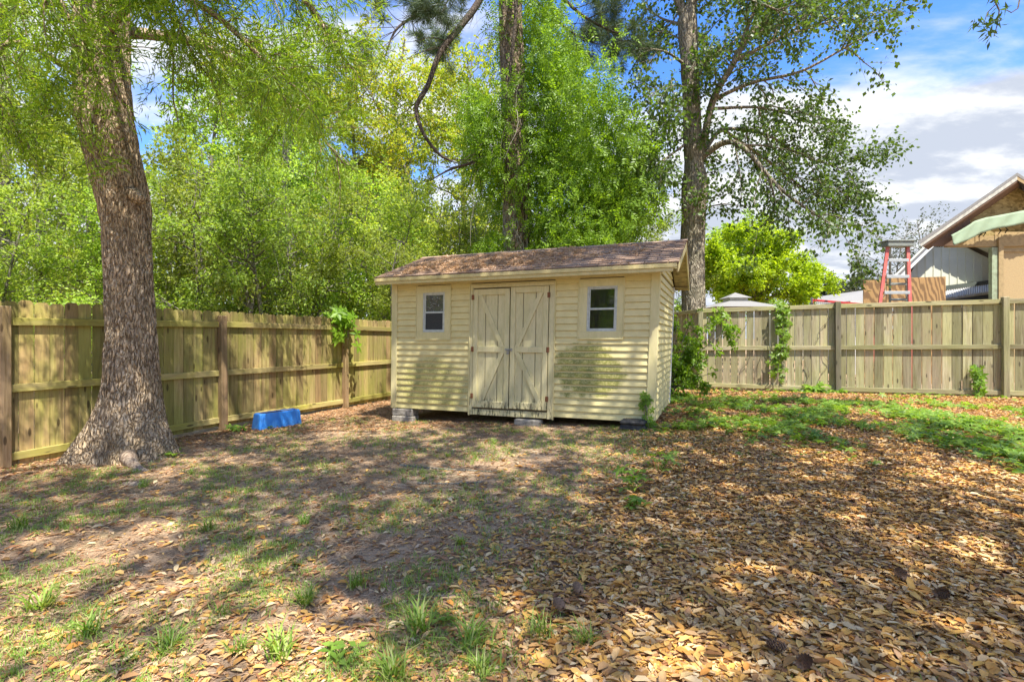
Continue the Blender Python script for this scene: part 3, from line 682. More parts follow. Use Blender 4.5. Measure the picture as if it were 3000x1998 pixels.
ff.append(tuple(range((len(rings) - 1) * n, len(rings) * n))); b.add(vv, ff); b.build('body', M_BLU, tub)
for sy in (-1, 1):
    for x in (-.30, .30):
        yo = sy * (D_ / 2 - .008); yt = sy * (D_ / 2 - td + .005)
        b = MB(); b.prism([(x - .022, yo, .02), (x + .022, yo, .02), (x * .93 + .018, yt, H - .05), (x * .93 - .018, yt, H - .05)], (0, sy * .008, 0)); b.build('rib', M_BLU, tub)
b = MB()
for (x0, x1) in ((-.29, -.012), (.012, .29)): b.cbox((x0, -.065, H - .013), (x1, .065, H - .006), .003)
b.build('dirt_panel', M_DIRT, tub)

# ------------------------------------------------------------------ big oak on the left
B_OAK = bark('oak_bark', (.48, .34, .20), (.14, .095, .055), (.70, .58, .42), (30, 30, 6.5), 1.0, .025, (.26, .19, .10))
def trunk_mesh(prof, name, m, na=110, dz=.028, amp=.018, flare=None, sc=(9, 1.5), lob=.0, seed=0.):
    "prof: (z, cx, cy, r)"
    zs = np.arange(prof[0][0], prof[-1][0], dz); P = np.array(prof); V = []
    for z in zs:
        cx, cy, r = (np.interp(z, P[:, 0], P[:, i]) for i in (1, 2, 3)); fl = max(0, 1 - (z - prof[0][0]) / 1.1) ** 2.2
        for j in range(na):
            a = 2 * math.pi * j / na; ca, sa = math.cos(a), math.sin(a)
            rid = abs(noise.noise(Vector((ca * sc[0] + seed, sa * sc[0], z * sc[1])))) * 2; fine = noise.noise(Vector((ca * 24, sa * 24, z * 7)))
            q = r * (1 + lob * noise.noise(Vector((ca * 1.3, sa * 1.3, z * .6 + 5)))) + amp * (rid - .4) + amp * .4 * fine
            if flare: q += flare * fl * (.5 + .8 * max(0, math.cos(3 * a + 1.1)) + .5 * max(0, math.cos(5 * a - .4)) + .4 * noise.noise(Vector((ca * 2, sa * 2, 0))))
            V.append((cx + ca * q, cy + sa * q, z))
    n = len(zs); F = [(i * na + j, i * na + (j + 1) % na, (i + 1) * na + (j + 1) % na, (i + 1) * na + j) for i in range(n - 1) for j in range(na)]
    return npmesh(name, V, F, m, True)
oak = empty('oak_tree', (-4.64, 6.25, 0)); tag(oak, 'huge oak in the left foreground with furrowed trunk and drooping narrow bright green leaves', 'tree')
prof = [(-.15, 0, 0, .41), (.15, 0, 0, .37), (.45, .0, 0, .33), (.9, -.0, 0, .285), (1.4, 0, 0, .255), (2.0, -.03, 0, .238), (2.7, -.07, 0, .243), (3.0, -.09, 0, .262), (3.25, -.14, .0, .275), (3.7, -.25, 0, .285), (4.1, -.33, 0, .29), (4.6, -.36, 0, .275), (5.4, -.38, .02, .265), (6.5, -.42, .05, .25), (8, -.5, .1, .2)]
link('trunk', trunk_mesh(prof, 'oak_trunk', B_OAK, 150, .022, .022, .22, (10, 1.4), .07), oak)
# the sawn stub on the right of the trunk
b = MB(); b.tube([(.04, -.1, 3.14), (.17, -.14, 3.08), (.26, -.16, 3.04)], [.11, .08, .055], 12); b.build('branch_stub', B_OAK, oak, True)
rg = np.random.default_rng(3)
def rel(pts, o): return [tuple(np.array(p) - np.array(o)) for p in pts]
OO = (-4.55, 6.25, 0)
limbs = [limb(rel(p, OO), a, c) for p, a, c in [
    ([(-4.9, 6.2, 6.0), (-3.9, 6.1, 6.3), (-3.0, 5.9, 5.9), (-2.3, 5.9, 5.3), (-1.9, 6.0, 4.7)], .08, .02),
    ([(-4.9, 6.2, 5.0), (-4.1, 5.8, 5.3), (-3.3, 5.5, 5.0), (-2.6, 5.3, 4.4), (-2.3, 5.2, 4.0)], .06, .012),
    ([(-4.9, 6.1, 5.4), (-4.7, 5.2, 5.5), (-4.2, 4.7, 4.9), (-3.8, 4.5, 4.2)], .06, .012),
    ([(-4.9, 6.3, 5.6), (-6.2, 6.6, 5.9), (-7.2, 7.0, 5.3), (-7.6, 7.3, 4.5)], .08, .015),
    ([(-4.9, 6.3, 5.2), (-4.3, 7.4, 5.6), (-3.5, 8.4, 5.2), (-2.9, 9.2, 4.5)], .08, .015),
    ([(-4.9, 6.2, 4.4), (-5.4, 5.7, 4.7), (-5.6, 5.6, 4.3), (-5.7, 5.7, 3.9)], .04, .01),
    ([(-4.8, 6.1, 4.4), (-4.5, 5.5, 4.6), (-4.1, 5.3, 4.3)], .03, .008),
    ([(-4.9, 6.2, 5.6), (-4.2, 5.4, 5.9), (-3.4, 4.9, 5.5), (-2.9, 4.6, 4.9)], .05, .012),
    ([(-4.9, 6.3, 6.2), (-6.5, 6.0, 6.8), (-7.4, 6.4, 6.2)], .08, .02),
    ([(-5.0, 6.3, 7.4), (-4.4, 7.5, 8.6), (-3.8, 8.9, 9.0), (-3.0, 10, 8.6)], .10, .03)]]
sec = spawn(rg, limbs, 170, (.6, 1.6), .25, (.5, 1.3), .03, .18, 0, .014, 6)
for (q, a) in (([(-4.75, 6.0, 3.75), (-4.7, 5.75, 3.7), (-4.55, 5.65, 3.5)], .012), ([(-4.75, 6.0, 3.35), (-4.6, 5.72, 3.4), (-4.4, 5.65, 3.25)], .012), ([(-5.0, 6.0, 4.0), (-5.1, 5.8, 4.0), (-5.3, 5.7, 3.8)], .012), ([(-4.9, 6.0, 4.6), (-4.7, 5.6, 4.6), (-4.3, 5.4, 4.4)], .015), ([(-5.0, 6.0, 4.9), (-5.1, 5.5, 4.9), (-5.2, 5.2, 4.6)], .015), ([(-5.0, 6.0, 5.3), (-4.8, 5.4, 5.2), (-4.6, 5.1, 4.8)], .015), ([(-4.9, 6.0, 4.2), (-4.85, 5.6, 4.25), (-4.75, 5.4, 4.05)], .012)):
    sec += [limb(rel(q, OO), a, .004)] * 2
twg = spawn(rg, sec + limbs, 1300, (.35, .85), .2, (.4, 1.2), .035, .15, -.05, .008, 4)
Vb, Fb = tubes(limbs + sec, 6); Vt, Ft = tubes(twg, 3)
B_TW = bark('twig_bark', (.20, .16, .11), (.08, .06, .04), (.32, .27, .2), (30, 30, 8), .4, .01)
link('branches', npmesh('oak_branches', Vb, Fb, B_OAK, True), oak); Ob = link('twigs', npmesh('oak_twigs', Vt, Ft, B_TW, True), oak)
L_OAK = leafmat('narrow_oak_leaf', [(.10, .18, .012), (.18, .30, .02), (.25, .38, .03), (.33, .43, .05)], .5, .42, 0)
Vl, Fl = twig_leaves(rg, twg, 44, .10, .0145, .12, .045, .5, .7, .08, .25)
tag(link('foliage', npmesh('oak_leaves', Vl, Fl, L_OAK), oak), kind='stuff')
# surface root in front of the trunk
b = MB()
def root_pts(ps): return [Vector(p) - Vector(OO) for p in ps]
b.tube(root_pts([(-4.35, 5.9, .06), (-4.1, 5.66, .0), (-3.92, 5.52, -.02), (-3.78, 5.44, -.03), (-3.6, 5.25, -.07)]), [.10, .06, .04, .035, .025], 12)
b.tube(root_pts([(-3.68, 5.0, -.08), (-3.62, 4.92, -.03), (-3.5, 4.9, -.02), (-3.42, 5.0, -.07)]), [.04, .055, .055, .03], 12)
b.build('surface_root', bark('root_bark', (.36, .27, .19), (.15, .1, .07), (.5, .4, .3), (14, 14, 14), .5, .01), oak, True)

# ------------------------------------------------------------------ tree builder for the rest
B_GRY = bark('grey_ridged_bark', (.31, .265, .19), (.10, .08, .055), (.46, .41, .31), (16, 16, 3.2), .9, .03, (.20, .19, .12))
B_PIN = bark('pine_bark', (.29, .21, .14), (.08, .06, .04), (.44, .35, .27), (9, 9, 3.4), 1., .05, (.19, .15, .08))
B_DIM = bark('thin_trunk_bark', (.20, .18, .14), (.08, .07, .05), (.36, .34, .28), (18, 18, 4), .6, .02, (.15, .17, .08))
L_HW = leafmat('dark_maple_leaf', [(.05, .09, .02), (.08, .14, .025), (.13, .21, .035), (.06, .11, .025)], .4, .45, 0)
L_UND = leafmat('understory_leaf', [(.15, .24, .03), (.26, .37, .05), (.38, .48, .09), (.20, .29, .045)], .5, .5, .32)
L_YEL = leafmat('yellow_green_leaf', [(.19, .28, .03), (.29, .38, .035), (.38, .44, .05), (.40, .34, .05)], .5, .5, .2)
L_VIN = leafmat('vine_leaf', [(.12, .22, .015), (.18, .31, .025), (.25, .40, .035), (.14, .24, .02)], .5, .4, .1)
L_BRT = leafmat('bright_lime_leaf', [(.22, .33, .015), (.31, .43, .02), (.41, .52, .03)], .5, .5, .05)
L_PIN = leafmat('pine_needle', [(.045, .08, .03), (.08, .12, .05), (.12, .17, .08)], .15, .5, .1)
L_FAR = leafmat('far_leaf', [(.05, .075, .035), (.09, .12, .055)], .35, .6, .1)
def tree(name, label, origin, limbs, bark_m, leaf_m, nsec, ntw, per, L, W, slen=(1, 2.4), tlen=(.4, .9), seed=1, droop=.04, ldroop=.3, tmin=.2, jit=.05, group=None, cat='tree', flat=.8, up=.05, trunks=1, sides=8, kinds='crown', lfold=.2):
    rg = np.random.default_rng(seed); root = empty(name, origin); tag(root, label, cat, group)
    sec = spawn(rg, limbs, nsec, slen, tmin, (.5, 1.15), droop, .16, up, .016, 6, flat)
    tw = spawn(rg, sec * 2 + limbs[trunks:], ntw, tlen, .2, (.4, 1.1), droop, .18, 0, .008, 4, flat)
    V0, F0 = tubes(limbs[:trunks], sides); link('trunk', npmesh('trunk', V0, F0, bark_m, True), root)
    V1, F1 = tubes(limbs[trunks:] + sec, 5) ; link('limbs', npmesh('limbs', V1, F1, bark_m, True), root)
    V2, F2 = tubes(tw, 3); tag(link('twigs', npmesh('twigs', V2, F2, bark_m, True), root), kind='stuff')
    if per:
        V3, F3 = twig_leaves(rg, tw, per, L, W, ldroop, jit, .7, .5, .1, lfold); tag(link(kinds, npmesh(kinds, V3, F3, leaf_m), root), kind='stuff')
    return root
def copy_tree(o, parent=None):
    c = o.copy(); col.objects.link(c); c.parent = parent
    for ch in o.children: copy_tree(ch, c)
    return c

# right hardwood, 14 m away
ZH = 14.0; OH = at(1593, 778, ZH); OH.z = 0
def hp(x, y, dz=0): return tuple(at(x, y, ZH + dz) - OH)
pts = [(1595, 905), (1594, 700), (1592, 600), (1594, 500), (1597, 410), (1592, 330), (1588, 200), (1582, 80), (1580, 40)]
hl = [limb([hp(*p) for p in pts], .34, .27, 6)]
rads = np.interp(hl[0][0][:, 2], [0, 1, 3, 4.6, 5.6, 6.2, 8, 10], [.40, .33, .30, .31, .34, .24, .22, .25]); hl[0] = (hl[0][0], rads)
hspec = [([(1580, 45, 0), (1562, 10, .1), (1545, -60, .2), (1520, -180, .4)], .17, .08), ([(1580, 45, 0), (1592, 0, 0), (1602, -80, -.2), (1610, -200, -.3)], .19, .10),
    ([(1612, 365, 0), (1640, 230, -.3), (1690, 140, -.6), (1722, 55, -.8), (1765, -40, -1)], .12, .03), ([(1612, 362, 0), (1665, 328, -.4), (1712, 342, -.8), (1790, 430, -1.2), (1870, 490, -1.5), (1930, 525, -1.7)], .10, .012),
    ([(1620, 345, 0), (1665, 298, .4), (1760, 310, .9), (1850, 360, 1.3), (1960, 395, 1.7)], .07, .012), ([(1642, 228, -.3), (1730, 190, -.8), (1840, 165, -1.5), (1960, 100, -2), (2025, 62, -2.2)], .06, .01),
    ([(1640, 250, 0), (1750, 248, .6), (1850, 275, 1.2), (1945, 300, 1.6)], .05, .01), ([(1690, 140, -.6), (1800, 85, -.3), (1920, 45, .2), (1990, 5, .5)], .06, .012),
    ([(1700, 120, -.6), (1760, 40, .8), (1850, -30, 1.4)], .06, .02), ([(1665, 300, .3), (1780, 380, 1.2), (1860, 440, 1.8), (1955, 470, 2.2)], .05, .01),
    ([(1770, 410, -1.2), (1780, 480, -1.0), (1740, 530, -.8)], .03, .008), ([(1575, 150, 0), (1535, 122, -.5), (1495, 112, -.9)], .05, .01), ([(1580, 60, 0), (1525, 45, .5), (1478, 15, .9)], .05, .012),
    ([(1578, 235, 0), (1535, 260, .6), (1492, 320, 1.1)], .04, .01), ([(1578, 330, 0), (1530, 365, -.5), (1480, 400, -.9)], .04, .01), ([(1575, 200, 0), (1540, 200, -1), (1510, 240, -1.6)], .03, .01),
    ([(1600, 180, 0), (1650, 120, 1.5), (1700, 90, 2.5)], .05, .012), ([(1592, 0, 0), (1660, -20, -.8), (1750, 10, -1.4), (1830, 40, -1.8)], .06, .012)]
for s, a, c in hspec: hl.append(limb([hp(*p) for p in s], a, c, 5))
hw = tree('hardwood_tree', 'tall grey-barked hardwood right of the shed roof, sparse dark leaves against the sky', OH, hl, B_GRY, L_HW, 230, 3000, 9, .105, .075, (.8, 2.3), (.4, 1.0), 5, .035, .5, .25, .08, sides=10, lfold=.1, up=0)
tr_ = [c for c in hw.children if c.name.startswith('trunk')][0]
P_ = hl[0][0]; prof = [(p[2], p[0], p[1], r) for p, r in zip(P_, rads)]; bpy.data.objects.remove(tr_)
link('trunk', trunk_mesh(prof, 'hardwood_trunk', B_GRY, 70, .05, .02, .0, (8, 1.2), .05, 3.), hw)

# vine-clad pine, 15 m away
ZP = 15.0; OP = at(1186, 778, ZP); OP.z = 0
def pp(x, y, dz=0): return tuple(at(x, y, ZP + dz) - OP)
pl_ = [limb([pp(*p) for p in ((1190, 890), (1190, 560), (1186, 400), (1182, 250), (1176, 100), (1170, -60), (1168, -250))], .44, .30, 6)]
pspec = [([(1176, -190, -.2), (1110, -15, -1.0), (1060, 60, -1.4), (1012, 122, -1.7), (984, 196, -1.8), (957, 250, -1.8), (975, 310, -1.8), (1010, 355, -1.7), (1040, 372, -1.6)], .105, .03),
    ([(1160, 357, 0), (1118, 350, -.5), (1090, 372, -.8), (1035, 390, -1), (990, 415, -1.1)], .09, .015), ([(1180, -150, 0), (1010, -30, -.8), (960, 30, -1.2), (910, 70, -1.6), (885, 130, -1.8)], .08, .015),
    ([(1185, 500, -.4), (1212, 440, -.8), (1218, 400, -1)], .05, .02), ([(1175, -120, 0), (1260, -40, -.5), (1330, 30, -.8), (1400, 70, -1), (1440, 80, -1.1)], .08, .012),
    ([(1175, -60, 0), (1270, 40, .8), (1340, 90, 1.2), (1410, 110, 1.5)], .06, .012), ([(1175, -100, 0), (1100, 10, .5), (1040, 90, .8), (1000, 110, 1)], .05, .012), ([(1320, 560, 0), (1360, 462, .3), (1400, 470, .3), (1450, 462, .3)], .03, .01),
    ([(1180, -100, -.3), (1186, 0, -.75), (1184, 60, -.8), (1172, 180, -.75), (1165, 330, -.7), (1170, 420, -.55)], .07, .04), ([(1180, -60, 0), (1190, -120, -1.4), (1060, -40, -2), (1015, 30, -2.2)], .05, .012)]
for s, a, c in pspec: pl_.append(limb([pp(*p) for p in s], a, c, 5))
pine = empty('pine_tree', OP); tag(pine, 'tall pine behind the shed, vine-wrapped trunk and one long curved bare limb', 'tree')
prof = [(p[2], p[0], p[1], r) for p, r in zip(pl_[0][0], np.linspace(.44, .30, len(pl_[0][0])))]
link('trunk', trunk_mesh(prof, 'pine_trunk', B_PIN, 60, .06, .03, .0, (6, 1.6), .05, 8.), pine)
rg = np.random.default_rng(9)
psec = spawn(rg, pl_[1:4] + pl_[5:8] + [pl_[2]], 120, (.5, 1.6), .3, (.4, 1.0), -.01, .2, 0, .012, 6)
tip = spawn(rg, pl_[5:7] * 3 + [pl_[3], pl_[7], pl_[10]] + [pl_[8]], 60, (.5, 1.5), .45, (.4, 1.0), -.02, .15, .1, .010, 5)
ptw = spawn(rg, tip, 420, (.25, .6), .4, (.3, .9), -.02, .15, .1, .012, 3)
B_PINL = bark('dark_pine_limb', (.10, .075, .055), (.03, .025, .02), (.17, .14, .11), (14, 14, 8), .6, .02)
V1, F1 = tubes(pl_[1:] + psec + tip + ptw, 6); link('limbs', npmesh('pine_limbs', V1, F1, B_PINL, True), pine)
E_ = np.array([p[-1] for p, r in ptw] + [p[len(p) // 2] for p, r in ptw]); Dd = unit(np.array([p[-1] - p[-2] for p, r in ptw] * 2)); k = 34
P = np.repeat(E_, k, 0); D = np.repeat(Dd, k, 0) * .6 + rg.normal(size=(len(P), 3)) * .6
Vl, Fl = leaf_arrays(P, D, rg.normal(size=P.shape), .26, .010, .1); tag(link('needles', npmesh('pine_needles', Vl, Fl, L_PIN), pine), kind='stuff')
# the vine: fronds hung through a volume whose outline follows the trunk and a wide right flank
outline = [(1128, -80), (1235, -80), (1290, 120), (1335, 165), (1345, 235), (1410, 300), (1470, 350), (1492, 420), (1475, 490), (1435, 545), (1440, 640), (1110, 640), (1120, 560), (1150, 500), (1122, 440), (1085, 360), (1075, 300), (1100, 235), (1150, 225), (1142, 100)]
OL = [(at(x, y, ZP).x - OP.x, at(x, y, ZP).z) for x, y in outline]
def inside(x, z):
    c = False; j = len(OL) - 1
    for i in range(len(OL)):
        (a, b_), (d, e) = OL[i], OL[j]
        if (b_ > z) != (e > z) and x < (d - a) * (z - b_) / (e - b_) + a: c = not c
        j = i
    return c
cl = []
while len(cl) < 700:
    x = rg.uniform(-1.6, 4.2); z = rg.uniform(1.0, 11.5); x += rg.normal(0, .12)
    if not inside(x, z): continue
    if abs(x + .05) < .45 and rg.random() < .6 and z > 2.0: continue
    wdt = .5 + .9 * min(1, max(0, x) / 2.0); y_ = rg.normal(0, wdt) - (.3 if x > .5 else .45)
    if abs(x + .05) < .62 and z > 2.2 and rg.random() < .7: y_ = abs(y_) + .3
    cl.append((x, y_, z))
cl = np.array(cl); nf = 19; Pf = np.repeat(cl, nf, 0) + rg.normal(size=(len(cl) * nf, 3)) * (.24, .24, .26)
Df = rg.normal(size=Pf.shape) * .5; Df[:, 2] -= .75; Df = unit(Df)
nl = 9; idx = np.repeat(np.arange(len(Pf)), nl); s = np.tile(np.arange(nl), len(Pf)) / nl; side = np.tile(np.where(np.arange(nl) % 2, 1, -1), len(Pf))
Sf = unit(np.cross(Df, rg.normal(size=Df.shape))); P = Pf[idx] + Df[idx] * (s * .30)[:, None]; D = Df[idx] * .5 + Sf[idx] * side[:, None] + rg.normal(size=P.shape) * .15
Nn = np.cross(Df[idx], Sf[idx]) + rg.normal(size=P.shape) * .3
Vl, Fl = leaf_arrays(P, D, Nn, .105, .04, .15)
vine = empty('wisteria_vine', OP); tag(vine, 'bright green climbing vine spilling down the right side of the pine behind the shed roof', 'vine')
tag(link('foliage', npmesh('vine_leaves', Vl, Fl, L_VIN), vine), kind='stuff')
vs_ = []
for i in range(26):
    a0 = rg.uniform(0, 6.28); z0 = rg.uniform(.5, 4); h = rg.uniform(3, 7); k = 22; zz_ = np.linspace(z0, z0 + h, k); aa = a0 + np.cumsum(rg.normal(0, .16, k)); rr_ = .44 - .012 * zz_ + .03
    cx = np.interp(zz_, pl_[0][0][:, 2], pl_[0][0][:, 0]); cy = np.interp(zz_, pl_[0][0][:, 2], pl_[0][0][:, 1])
    vs_.append((np.stack([cx + np.cos(aa) * rr_, cy + np.sin(aa) * rr_, zz_], 1), np.full(k, rg.uniform(.01, .028))))
vs_ += spawn(rg, [pl_[0]], 60, (1.5, 4), .2, (.8, 1.5), .12, .22, .15, .004, 9)
V1, F1 = tubes(vs_, 5); link('stems', npmesh('vine_stems', V1, F1, plain('vine_stem', (.30, .27, .21), .8, .2, 20, .5), True), vine)

# ---- background prototypes
def proto_limbs(rg, h, r, nlimb, base, spread, up=.5, lean_=.1, multi=1):
    ls = []
    for k in range(multi):
        a = rg.uniform(0, 6.28); l = rg.uniform(.3, 1) * lean_ * h * (2 if multi > 1 else 1)
        p = [(0 + .12 * k * math.cos(a) * (multi > 1), .12 * k * math.sin(a) * (multi > 1), -.1)]
        for t in (.25, .5, .75, 1): p.append((math.cos(a) * l * t + rg.normal(0, .08 * h / 5), math.sin(a) * l * t + rg.normal(0, .08 * h / 5), h * t))
        ls.append(limb(p, r, r * .15, 5))
    tr = list(ls)
    for i in range(nlimb):
        t0 = tr[rg.integers(len(tr))]; f = base + (1 - base) * (i + rg.random()) / nlimb * .92; o = np.array([np.interp(f * h, t0[0][:, 2], t0[0][:, j]) for j in range(3)]); a = rg.uniform(0, 6.28)
        L = spread * rg.uniform(.6, 1.1) * (1 - .45 * max(0, (f - base) / (1 - base)) ** 1.5); d = np.array([math.cos(a), math.sin(a), up + rg.normal(0, .2)]); d /= np.linalg.norm(d)
        p = [o]; 
        for s in range(3): d = unit(d + rg.normal(size=3) * .15 + np.array([0, 0, -.05])); p.append(p[-1] + d * L / 3)
        rr0 = r * (1 - f) * .55 + .012; ls.append(limb(p, rr0, rr0 * .25, 3))
    return ls, len(tr)
G_U = 'slender leafy saplings growing beyond the left fence'; G_T = 'tall woodland trees beyond the left fence'
def proto(name, label, seed, h, r, nl, base, spread, bk, lf, ns, ntw, per, L, W, group, multi=1, sl=(.8, 1.8), tl=(.35, .8), up=.5, lean_=.08, droop=.02):
    rg = np.random.default_rng(seed); ls, nt_ = proto_limbs(rg, h, r, nl, base, spread, up, lean_, multi)
    return tree(name, label, (0, 0, 0), ls, bk, lf, ns, ntw, per, L, W, sl, tl, seed, droop, .25, .25, .07, group, trunks=nt_, sides=7)
LU = 'slender understory tree with airy light green leaves beyond the weathered left fence'
LT = 'tall spring-green woodland tree rising beyond the left fence'
LY = 'tall tree with yellow-green new leaves and open sky gaps beyond the left fence'
U1 = proto('understory_tree', LU, 21, 5.4, .06, 26, .12, 2.0, B_DIM, L_UND, 90, 900, 17, .085, .05, G_U, 4, up=.35, lean_=.12)
U2 = proto('understory_tree', LU, 22, 6.2, .08, 28, .15, 2.3, B_DIM, L_UND, 100, 950, 18, .09, .05, G_U, 3, up=.3, lean_=.1)
T1 = proto('woodland_tree', LT, 31, 14, .22, 34, .22, 3.4, B_DIM, L_UND, 150, 1300, 17, .15, .09, G_T, 1, (1.2, 2.6), (.6, 1.3))
T2 = proto('yellow_leaved_tree', LY, 32, 15, .20, 34, .28, 3.2, B_DIM, L_YEL, 150, 1150, 16, .15, .09, 'yellow-green trees beyond the left fence', 1, (1.2, 2.6), (.6, 1.3))
def place(pr, lst):
    for i, (x, Z, s, rz, lab) in enumerate(lst):
        o = pr if i == 0 else copy_tree(pr); p = at(x, 778, Z); o['label'] = lab
        o.location = (p.x, p.y, .0 if Z > 13 else gz(p.x, p.y)); o.scale = (s, s, s * rnd.uniform(.93, 1.07)); o.rotation_euler = (0, 0, rz)
place(U1, [(460, 12.5, 1.0, .3, 'airy light green saplings close behind the fence just right of the big oak'), (700, 13.5, .95, 1.9, 'airy saplings close behind the fence, above the blue tub'), (880, 15.5, 1.05, 3.3, 'leafy saplings touching the left end of the shed roof'),
    (-60, 10.5, .9, 4.0, 'saplings close behind the fence at the left edge of the photo'), (330, 14.5, 1.1, 5.1, 'saplings mostly hidden straight behind the big oak trunk'), (1010, 18.5, 1.1, 2.2, 'saplings rising behind the left third of the shed roof'),
    (1390, 19.0, .85, 1.1, 'saplings behind the shed roof between the vine-clad pine and the hardwood'), (600, 18.0, 1.15, .8, 'taller saplings in the back row over the middle of the left fence'), (150, 15.5, .75, 3.9, 'low saplings seen between the forked tree and the big oak')])
place(U2, [(590, 11.8, .85, .5, 'bushy saplings right behind the fence between the oak and the blue tub'), (780, 16.5, 1.1, 2.5, 'dense saplings standing over the vine-draped fence post'), (-20, 15.5, .95, 1.2, 'back-row saplings at the left edge beside the thick brown trunk'),
    (250, 12.0, .8, 4.4, 'bushy saplings showing on the left side of the oak trunk'), (1090, 17.0, .95, 5.5, 'saplings behind the roof just left of the vine-clad pine'), (1500, 18.0, .8, .2, 'saplings behind the right end of the shed roof'),
    (900, 12.9, .62, 3.0, 'short bush between the fence top and the left eave of the shed'), (440, 17.5, 1.2, 2.0, 'tall back-row saplings right of the big oak'), (1290, 19.5, .9, 3.6, 'saplings behind the roof just right of the vine-clad pine')])
place(T1, [(120, 24, .80, .4, 'tall green tree behind the forked tree, left of the oak'), (470, 21, .92, 1.6, 'tall green tree over the fence just right of the big oak'), (690, 24, 1.0, 3.1, 'tall green tree above the blue tub, farther back'),
    (-140, 22, .9, 5.6, 'tall green tree beyond the left edge trunk'), (900, 27, .85, 2.6, 'tall green tree above the left eave of the shed, far back'), (1420, 26, .70, 1.0, 'mid-green tree between the vine mass and the hardwood trunk')])
place(T2, [(800, 21, .93, .9, 'yellow-green tree above the left end of the shed, nearest of its kind'), (950, 24, .98, 2.2, 'yellow-green tree inside the curve of the bare pine limb'), (1070, 26, 1.0, 4.1, 'yellow-green tree right beside the vine-clad pine trunk'), (580, 27, 1.1, 5.3, 'yellow-green tree far back between the oak and the shed')])
# the wood goes on behind the camera: these trees show in the window panes
for i, (x, y, s_, pr) in enumerate(((-12, -13, .65, T1), (-16, -17, .7, T1), (-10, -9, .95, U2), (-13, -11, 1.0, U2), (-15.5, -15, 1.0, U2), (-13.5, -1, .55, T1), (-20, -6, .65, T1), (-16, -4, .95, U2), (-7.5, -11, .9, U2), (-1, -17, .6, T1), (8.5, -15, .55, T1))):
    o = copy_tree(pr); o.location = (x, y, 0); o.scale = (s_, s_, s_); o.rotation_euler = (0, 0, i * 1.3)
    o['label'] = 'tree outside the picture, seen only as a reflection in the shed windows'; o['group'] = 'trees reflected in the shed windows'
# separate trunks seen at the far left
rg = np.random.default_rng(50)
def lone(name, label, x, Z, pts, r, seed, lf=L_UND, group=None, ntw=260, per=20, nsec=26, spreadl=None):
    O = at(x, 778, Z); O.z = 0
    ls = [limb([tuple(at(a, b_, Z) - O) for a, b_ in pts], r, r * .6, 5)]
    for s in (spreadl or []): ls.append(limb([tuple(at(a, b_, Z + c) - O) for a, b_, c in s], r * .4, r * .1, 4))
    return tree(name, label, O, ls, B_DIM, lf, nsec, ntw, per, .10, .06, (.8, 2.0), (.4, 1.), seed, .03, .25, .35, .07, group, sides=9)
lone('woodland_tree', 'thick brown trunk at the far left edge rising behind the fence', 8, 13, [(6, 800), (8, 600), (4, 400), (10, 200), (0, -50)], .20, 61, spreadl=[[(6, 300, 0), (60, 250, -.5), (130, 230, -1)]])
lone('forked_tree', 'slim pale forked trunk standing between the far left edge and the big oak', 95, 12, [(90, 800), (92, 600), (95, 470), (88, 400), (80, 300), (72, 150)], .10, 62, spreadl=[[(96, 480, 0), (140, 420, -.3), (150, 380, -.4)], [(96, 490, 0), (180, 500, .3), (260, 560, .6)], [(90, 430, 0), (30, 440, .3), (-20, 420, .5)]], ntw=200)
lone('woodland_tree', 'dark narrow trunk just left of the big oak, behind the fence', 212, 16, [(214, 800), (212, 600), (208, 450), (212, 300), (205, 100)], .15, 63)
lone('woodland_tree', 'grey mossy trunk seen low through the leaves right of the big oak, over the fence', 665, 17, [(662, 800), (664, 660), (668, 560), (660, 400), (666, 250)], .25, 64)
# far wood as one mass
n = 26000; X = RG.uniform(-46, 9, n); Y = RG.uniform(33, 46, n); base_h = 4.6 + 3.2 * nz2(X, Y * .2, .16) + 1.5 * nz2(X, Y, .6)
Zc = RG.random(n) ** .8 * base_h
P = np.stack([X, Y, Zc], 1); Vl, Fl = leaf_arrays(P, RG.normal(size=P.shape), RG.normal(size=P.shape) + (0, -.3, .7), RG.uniform(.22, .5, n), RG.uniform(.14, .3, n), .2)
tag(link('far_woodland', npmesh('far_woodland', Vl, Fl, leafmat('far_wood_leaf', [(.12, .20, .04), (.18, .28, .06), (.25, .35, .08)], .4, .6, 0))), 'dense far-off green wood filling the gaps low behind the nearer trees', 'woodland', kind='stuff')

# bright lime tree right of the hardwood
ZB_ = 26.; OB = at(1740, 778, ZB_); OB.z = 0
def bp(x, y, dz=0): return tuple(at(x, y, ZB_ + dz) - OB)
bl = [limb([bp(1745, 850), bp(1742, 720), bp(1740, 640), bp(1735, 580)], .16, .08, 5)]
for (x, y, dz) in ((1640, 560, -1), (1640, 640, 1), (1690, 530, 0), (1750, 520, 1), (1800, 550, -1), (1850, 590, .5), (1900, 640, -.5), (1880, 665, 1), (1700, 600, -2), (1800, 620, -2), (1740, 560, -1.5), (1660, 680, -1), (1850, 680, -1), (1620, 600, 0)):
    bl.append(limb([bp(1743, 700 - abs(x - 1740) * .0), bp((1743 + x) / 2, (690 + y) / 2 - 10, dz / 2), bp(x, y, dz)], .06, .015, 5))
tree('lime_green_tree', 'low spreading lime-green tree behind the gazebo roof, right of the hardwood trunk', OB, bl, B_DIM, L_BRT, 150, 1700, 24, .15, .10, (.6, 1.6), (.4, .9), 71, .02, .25, .3, .08)
